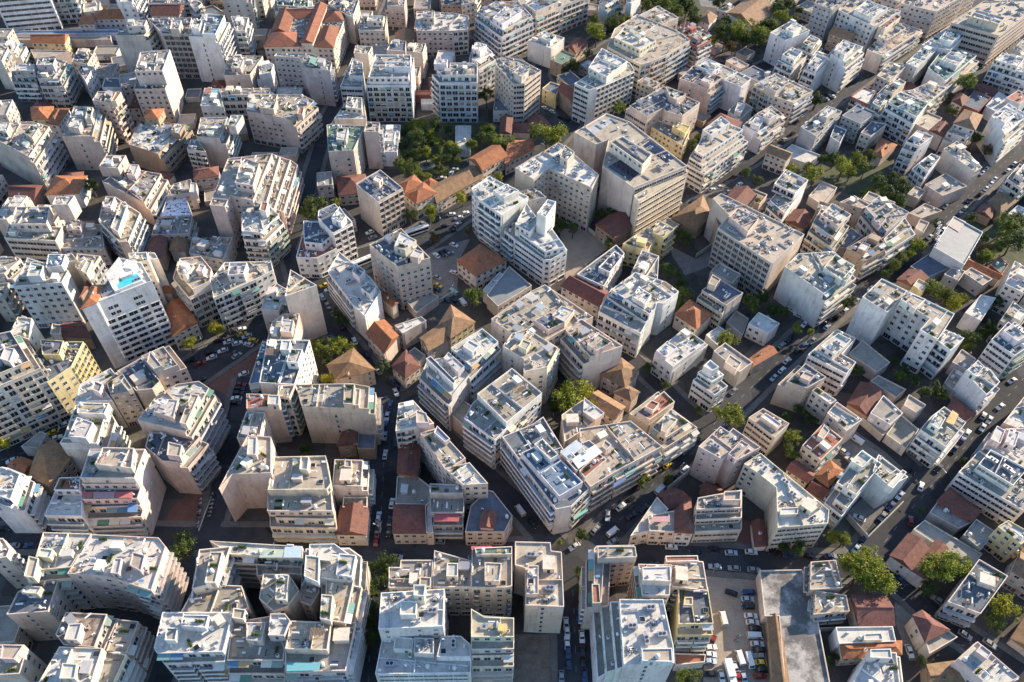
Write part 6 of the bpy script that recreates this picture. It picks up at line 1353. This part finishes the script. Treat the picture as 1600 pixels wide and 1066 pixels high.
def vehicle(t, x, y, c, ang):
    kind = {'W': 'van', 'G': 'van', 'T': 'truck', 'B': 'bus'}.get(c, 'car'); col, cn = CC.get(c, CC['w']); kf = rt.uniform(.72, .95); col = tuple(v*kf for v in col)
    if c == 'G': col, cn = (.28, .4, .36), 'green grey'
    m = CM[kind]; p = unproj(*tile(t, x, y), .8); p.z = .155
    nm = {'van': 'parked_van', 'truck': 'parked_truck', 'bus': 'bus', 'car': 'parked_car'}[kind]
    if c == 'y': nm = 'taxi'
    root = bpy.data.objects.new(nm, None); COL.objects.link(root); root.location = p; root.rotation_euler = (0, 0, math.radians(ang+(180 if rt.random() < .5 else 0))); root.empty_display_size = .1
    root['category'] = 'taxi' if c == 'y' else kind; root['group'] = 'vehicles in the streets and car parks'
    obj('body', m['body'], root, color=col); obj('glazing', m['glass'], root)
    hl, hw = m['L']/2, m['W']/2
    for sx in (-.62, .64):
        for s in (-1, 1): obj('wheel', m['wheel'], root, (hl*sx, s*(hw-.1), m['r']))
    zz = .62 if kind == 'car' else .75
    for s in (-1, 1):
        obj('headlight', m['lamp'], root, (hl*.985, s*hw*.66, zz)); obj('taillight', m['tail'], root, (-hl*.99, s*hw*.7, zz+.06))
    if c == 'y': obj('taxi_sign', TAXI, root, (-.15, 0, 1.47))
    if c == 'B': obj('roof_vent', VENT, root, (0, 0, 3.08))
    later(root, f'{cn} taxi' if c == 'y' else (f'long {cn} city bus' if kind == 'bus' else f'{cn} {"car" if kind == "car" else kind}'), (p.x, p.y))
def moto_meshes():
    b = MB(); X = Matrix.Rotation(PI/2, 4, 'X')
    b.box(-.55, .1, -.16, .16, .55, .82); b.box(.05, .5, -.18, .18, .3, .6); b.box(.45, .6, -.2, .2, .4, 1.0); b.box(-.6, .5, -.1, .1, .28, .5)
    h = MB(); h.box(.42, .5, -.36, .36, 1.0, 1.06); s = MB(); s.box(-.6, .05, -.15, .15, .82, .9)
    w = MB(); w.cyl((0, 0), .27, -.06, .06, 14, 0, X); w.cyl((0, 0), .14, -.07, .07, 8, 1, X)
    return b.mesh('moto_body', [M['car']]), h.mesh('handlebar', [M['steel']]), s.mesh('seat', [M['rubber']]), w.mesh('moto_wheel', [M['rubber'], M['steel']])
MO = moto_meshes()
def moto(t, x, y):
    p = unproj(*tile(t, x, y), .4); root = bpy.data.objects.new('motorcycle', None); COL.objects.link(root); root.location = (p.x, p.y, .12); root.rotation_euler = (0, 0, rt.uniform(-.2, .2)+.1); root.empty_display_size = .1
    root['category'] = 'motorcycle'; root['group'] = 'parked motorcycles'
    n, col = rt.choice([('black', (.02, .02, .02)), ('silver', (.4, .4, .42)), ('white', (.65, .65, .65)), ('red', (.4, .03, .02))])
    obj('body', MO[0], root, color=col); obj('handlebar', MO[1], root); obj('seat', MO[2], root)
    for sx in (-.5, .62): obj('wheel', MO[3], root, (sx, 0, .27))
    later(root, f'{n} parked motorcycle', (p.x, p.y))
lp = MB(); lp.cyl((0, 0), .09, 0, 8, 8, 0, None, .06); LPOLE = lp.mesh('pole', [M['steel']])
la = MB(); la.box(0, 1.6, -.04, .04, 7.95, 8.05); LARM = la.mesh('arm', [M['steel']])
lh = MB(); lh.box(1.4, 2.1, -.14, .14, 7.88, 8.02); LHEAD = lh.mesh('lamp_head', [M['white']])
def lamp(t, x, y):
    p = unproj(*tile(t, x, y)); root = bpy.data.objects.new('street_lamp', None); COL.objects.link(root); root.location = (p.x, p.y, 0); root.rotation_euler = (0, 0, rt.uniform(0, 6.3)); root.empty_display_size = .1
    root['category'] = 'street lamp'; root['group'] = 'street lamps'
    obj('pole', LPOLE, root); obj('arm', LARM, root); obj('lamp_head', LHEAD, root); later(root, 'tall grey street lamp', (p.x, p.y))
RN = dict(c='tan flat roofed', g='grey flat roofed', w='white flat roofed', d='dark flat roofed', b='rubble roofed', Am='maroon gabled', Ab='brown gabled', Hm='maroon hipped')
for r, rc, h, c in YARDS: r['group'] = 'low yard buildings'; later(r, f"{RN[rc]} {'yard house' if h > 6 else 'yard shed'}", c)
sec = None
for ln in ITEMS.splitlines():
    if ln.startswith('@'): sec = ln[1:]; continue
    t = None
    for w in ln.split():
        if ',' not in w: t = w; continue
        f = w.split(',')
        if sec == 'trees': tree(t, float(f[0]), float(f[1]), float(f[2]), f[3])
        elif sec == 'cars': vehicle(t, float(f[0]), float(f[1]), f[2], float(f[3]))
        elif sec == 'motos': moto(t, float(f[0]), float(f[1]))
        elif sec == 'lamps': lamp(t, float(f[0]), float(f[1]))
# parked cars filling the kerbs
def blocked(p, z=.8):
    d = CAMP-Vector((p.x, p.y, z))
    for k in range(1, 22):
        s = Vector((p.x, p.y, z))+d*(k*1.7/d.z)
        for r2, l2, G2, h2 in BLD:
            if h2 > s.z and abs(s.x-G2[0].x)+abs(s.y-G2[0].y) < 140 and inside(s, G2): return True
    return False
CARP = [o.location.xy for o in COL.objects if o.get('category') in ('car', 'van', 'taxi', 'truck', 'bus')]
nauto = 0; rc_ = random.Random(77)
for w_, P in SP:
    D = dens(P, 5.6)
    for a, c in zip(D, D[1:]):
        e = (c-a).normalized(); n = Vector((-e.y, e.x))
        for s in (-1, 1):
            if rc_.random() > .62 or nauto >= 62: continue
            p = (a+c)/2+n*s*(w_/2-1.05); u, v = proj((p.x, p.y, 0))
            if not (0 < u < 1600 and 0 < v < 1066) or any((p-q).length < 4.6 for q in CARP): continue
            if any(sdist(p, Q) < ww/2+1 for ww, Q in SP if Q is not P) or any(inside(p, F) for F in FOOT) or blocked(p): continue
            CARP.append(p); nauto += 1
            vehicle('s', *proj((p.x, p.y, .8)), rc_.choice('wwkkkkggggluuk'), math.degrees(math.atan2(e.y, e.x)))
flush()
if HAZE:
    m, nt, b = newmat('haze_air'); nt.nodes.remove(b)
    pv_ = nd(nt, 'ShaderNodeVolumePrincipled'); pv_.inputs['Color'].default_value = (.8, .86, .95, 1); pv_.inputs['Density'].default_value = HAZE; pv_.inputs['Anisotropy'].default_value = .2
    nt.links.new(pv_.outputs[0], nt.nodes['Material Output'].inputs['Volume'])
    b = MB(); b.box(-2600, 2600, -1300, 3600, -1, 252); o = obj('haze', b.mesh('haze', [m])); o['kind'] = 'stuff'
# ------------------------------------------------------------------ light
SUN_AZ, SUN_EL = math.radians(35), math.radians(21)     # azimuth from +x towards +y
sd = bpy.data.lights.new('sun', 'SUN'); sd.energy = 5.0; sd.angle = math.radians(.5); sd.color = (1, .84, .63)
so = bpy.data.objects.new('sun', sd); COL.objects.link(so)
dv = Vector((math.cos(SUN_EL)*math.cos(SUN_AZ), math.cos(SUN_EL)*math.sin(SUN_AZ), math.sin(SUN_EL)))
so.rotation_euler = dv.to_track_quat('Z', 'Y').to_euler(); so.location = dv*300
w = bpy.data.worlds.new('World'); sc.world = w; w.use_nodes = True; nt = w.node_tree
sk = nt.nodes.new('ShaderNodeTexSky'); sk.sky_type = 'NISHITA'; sk.sun_disc = False; sk.dust_density = .3; sk.ozone_density = 3.0; sk.sun_elevation = SUN_EL; sk.sun_rotation = PI/2-SUN_AZ
bg = nt.nodes['Background']; bg.inputs['Strength'].default_value = .14; nt.links.new(sk.outputs[0], bg.inputs[0])
vs = sc.view_settings; vs.view_transform = 'Standard'; vs.look = 'None'; vs.exposure = EXPOSURE; vs.gamma = 1
sc.cycles.max_bounces = 6; sc.cycles.diffuse_bounces = 4; sc.cycles.glossy_bounces = 2; sc.cycles.transmission_bounces = 2
sc.cycles.use_denoising = True; sc.cycles.use_adaptive_sampling = True
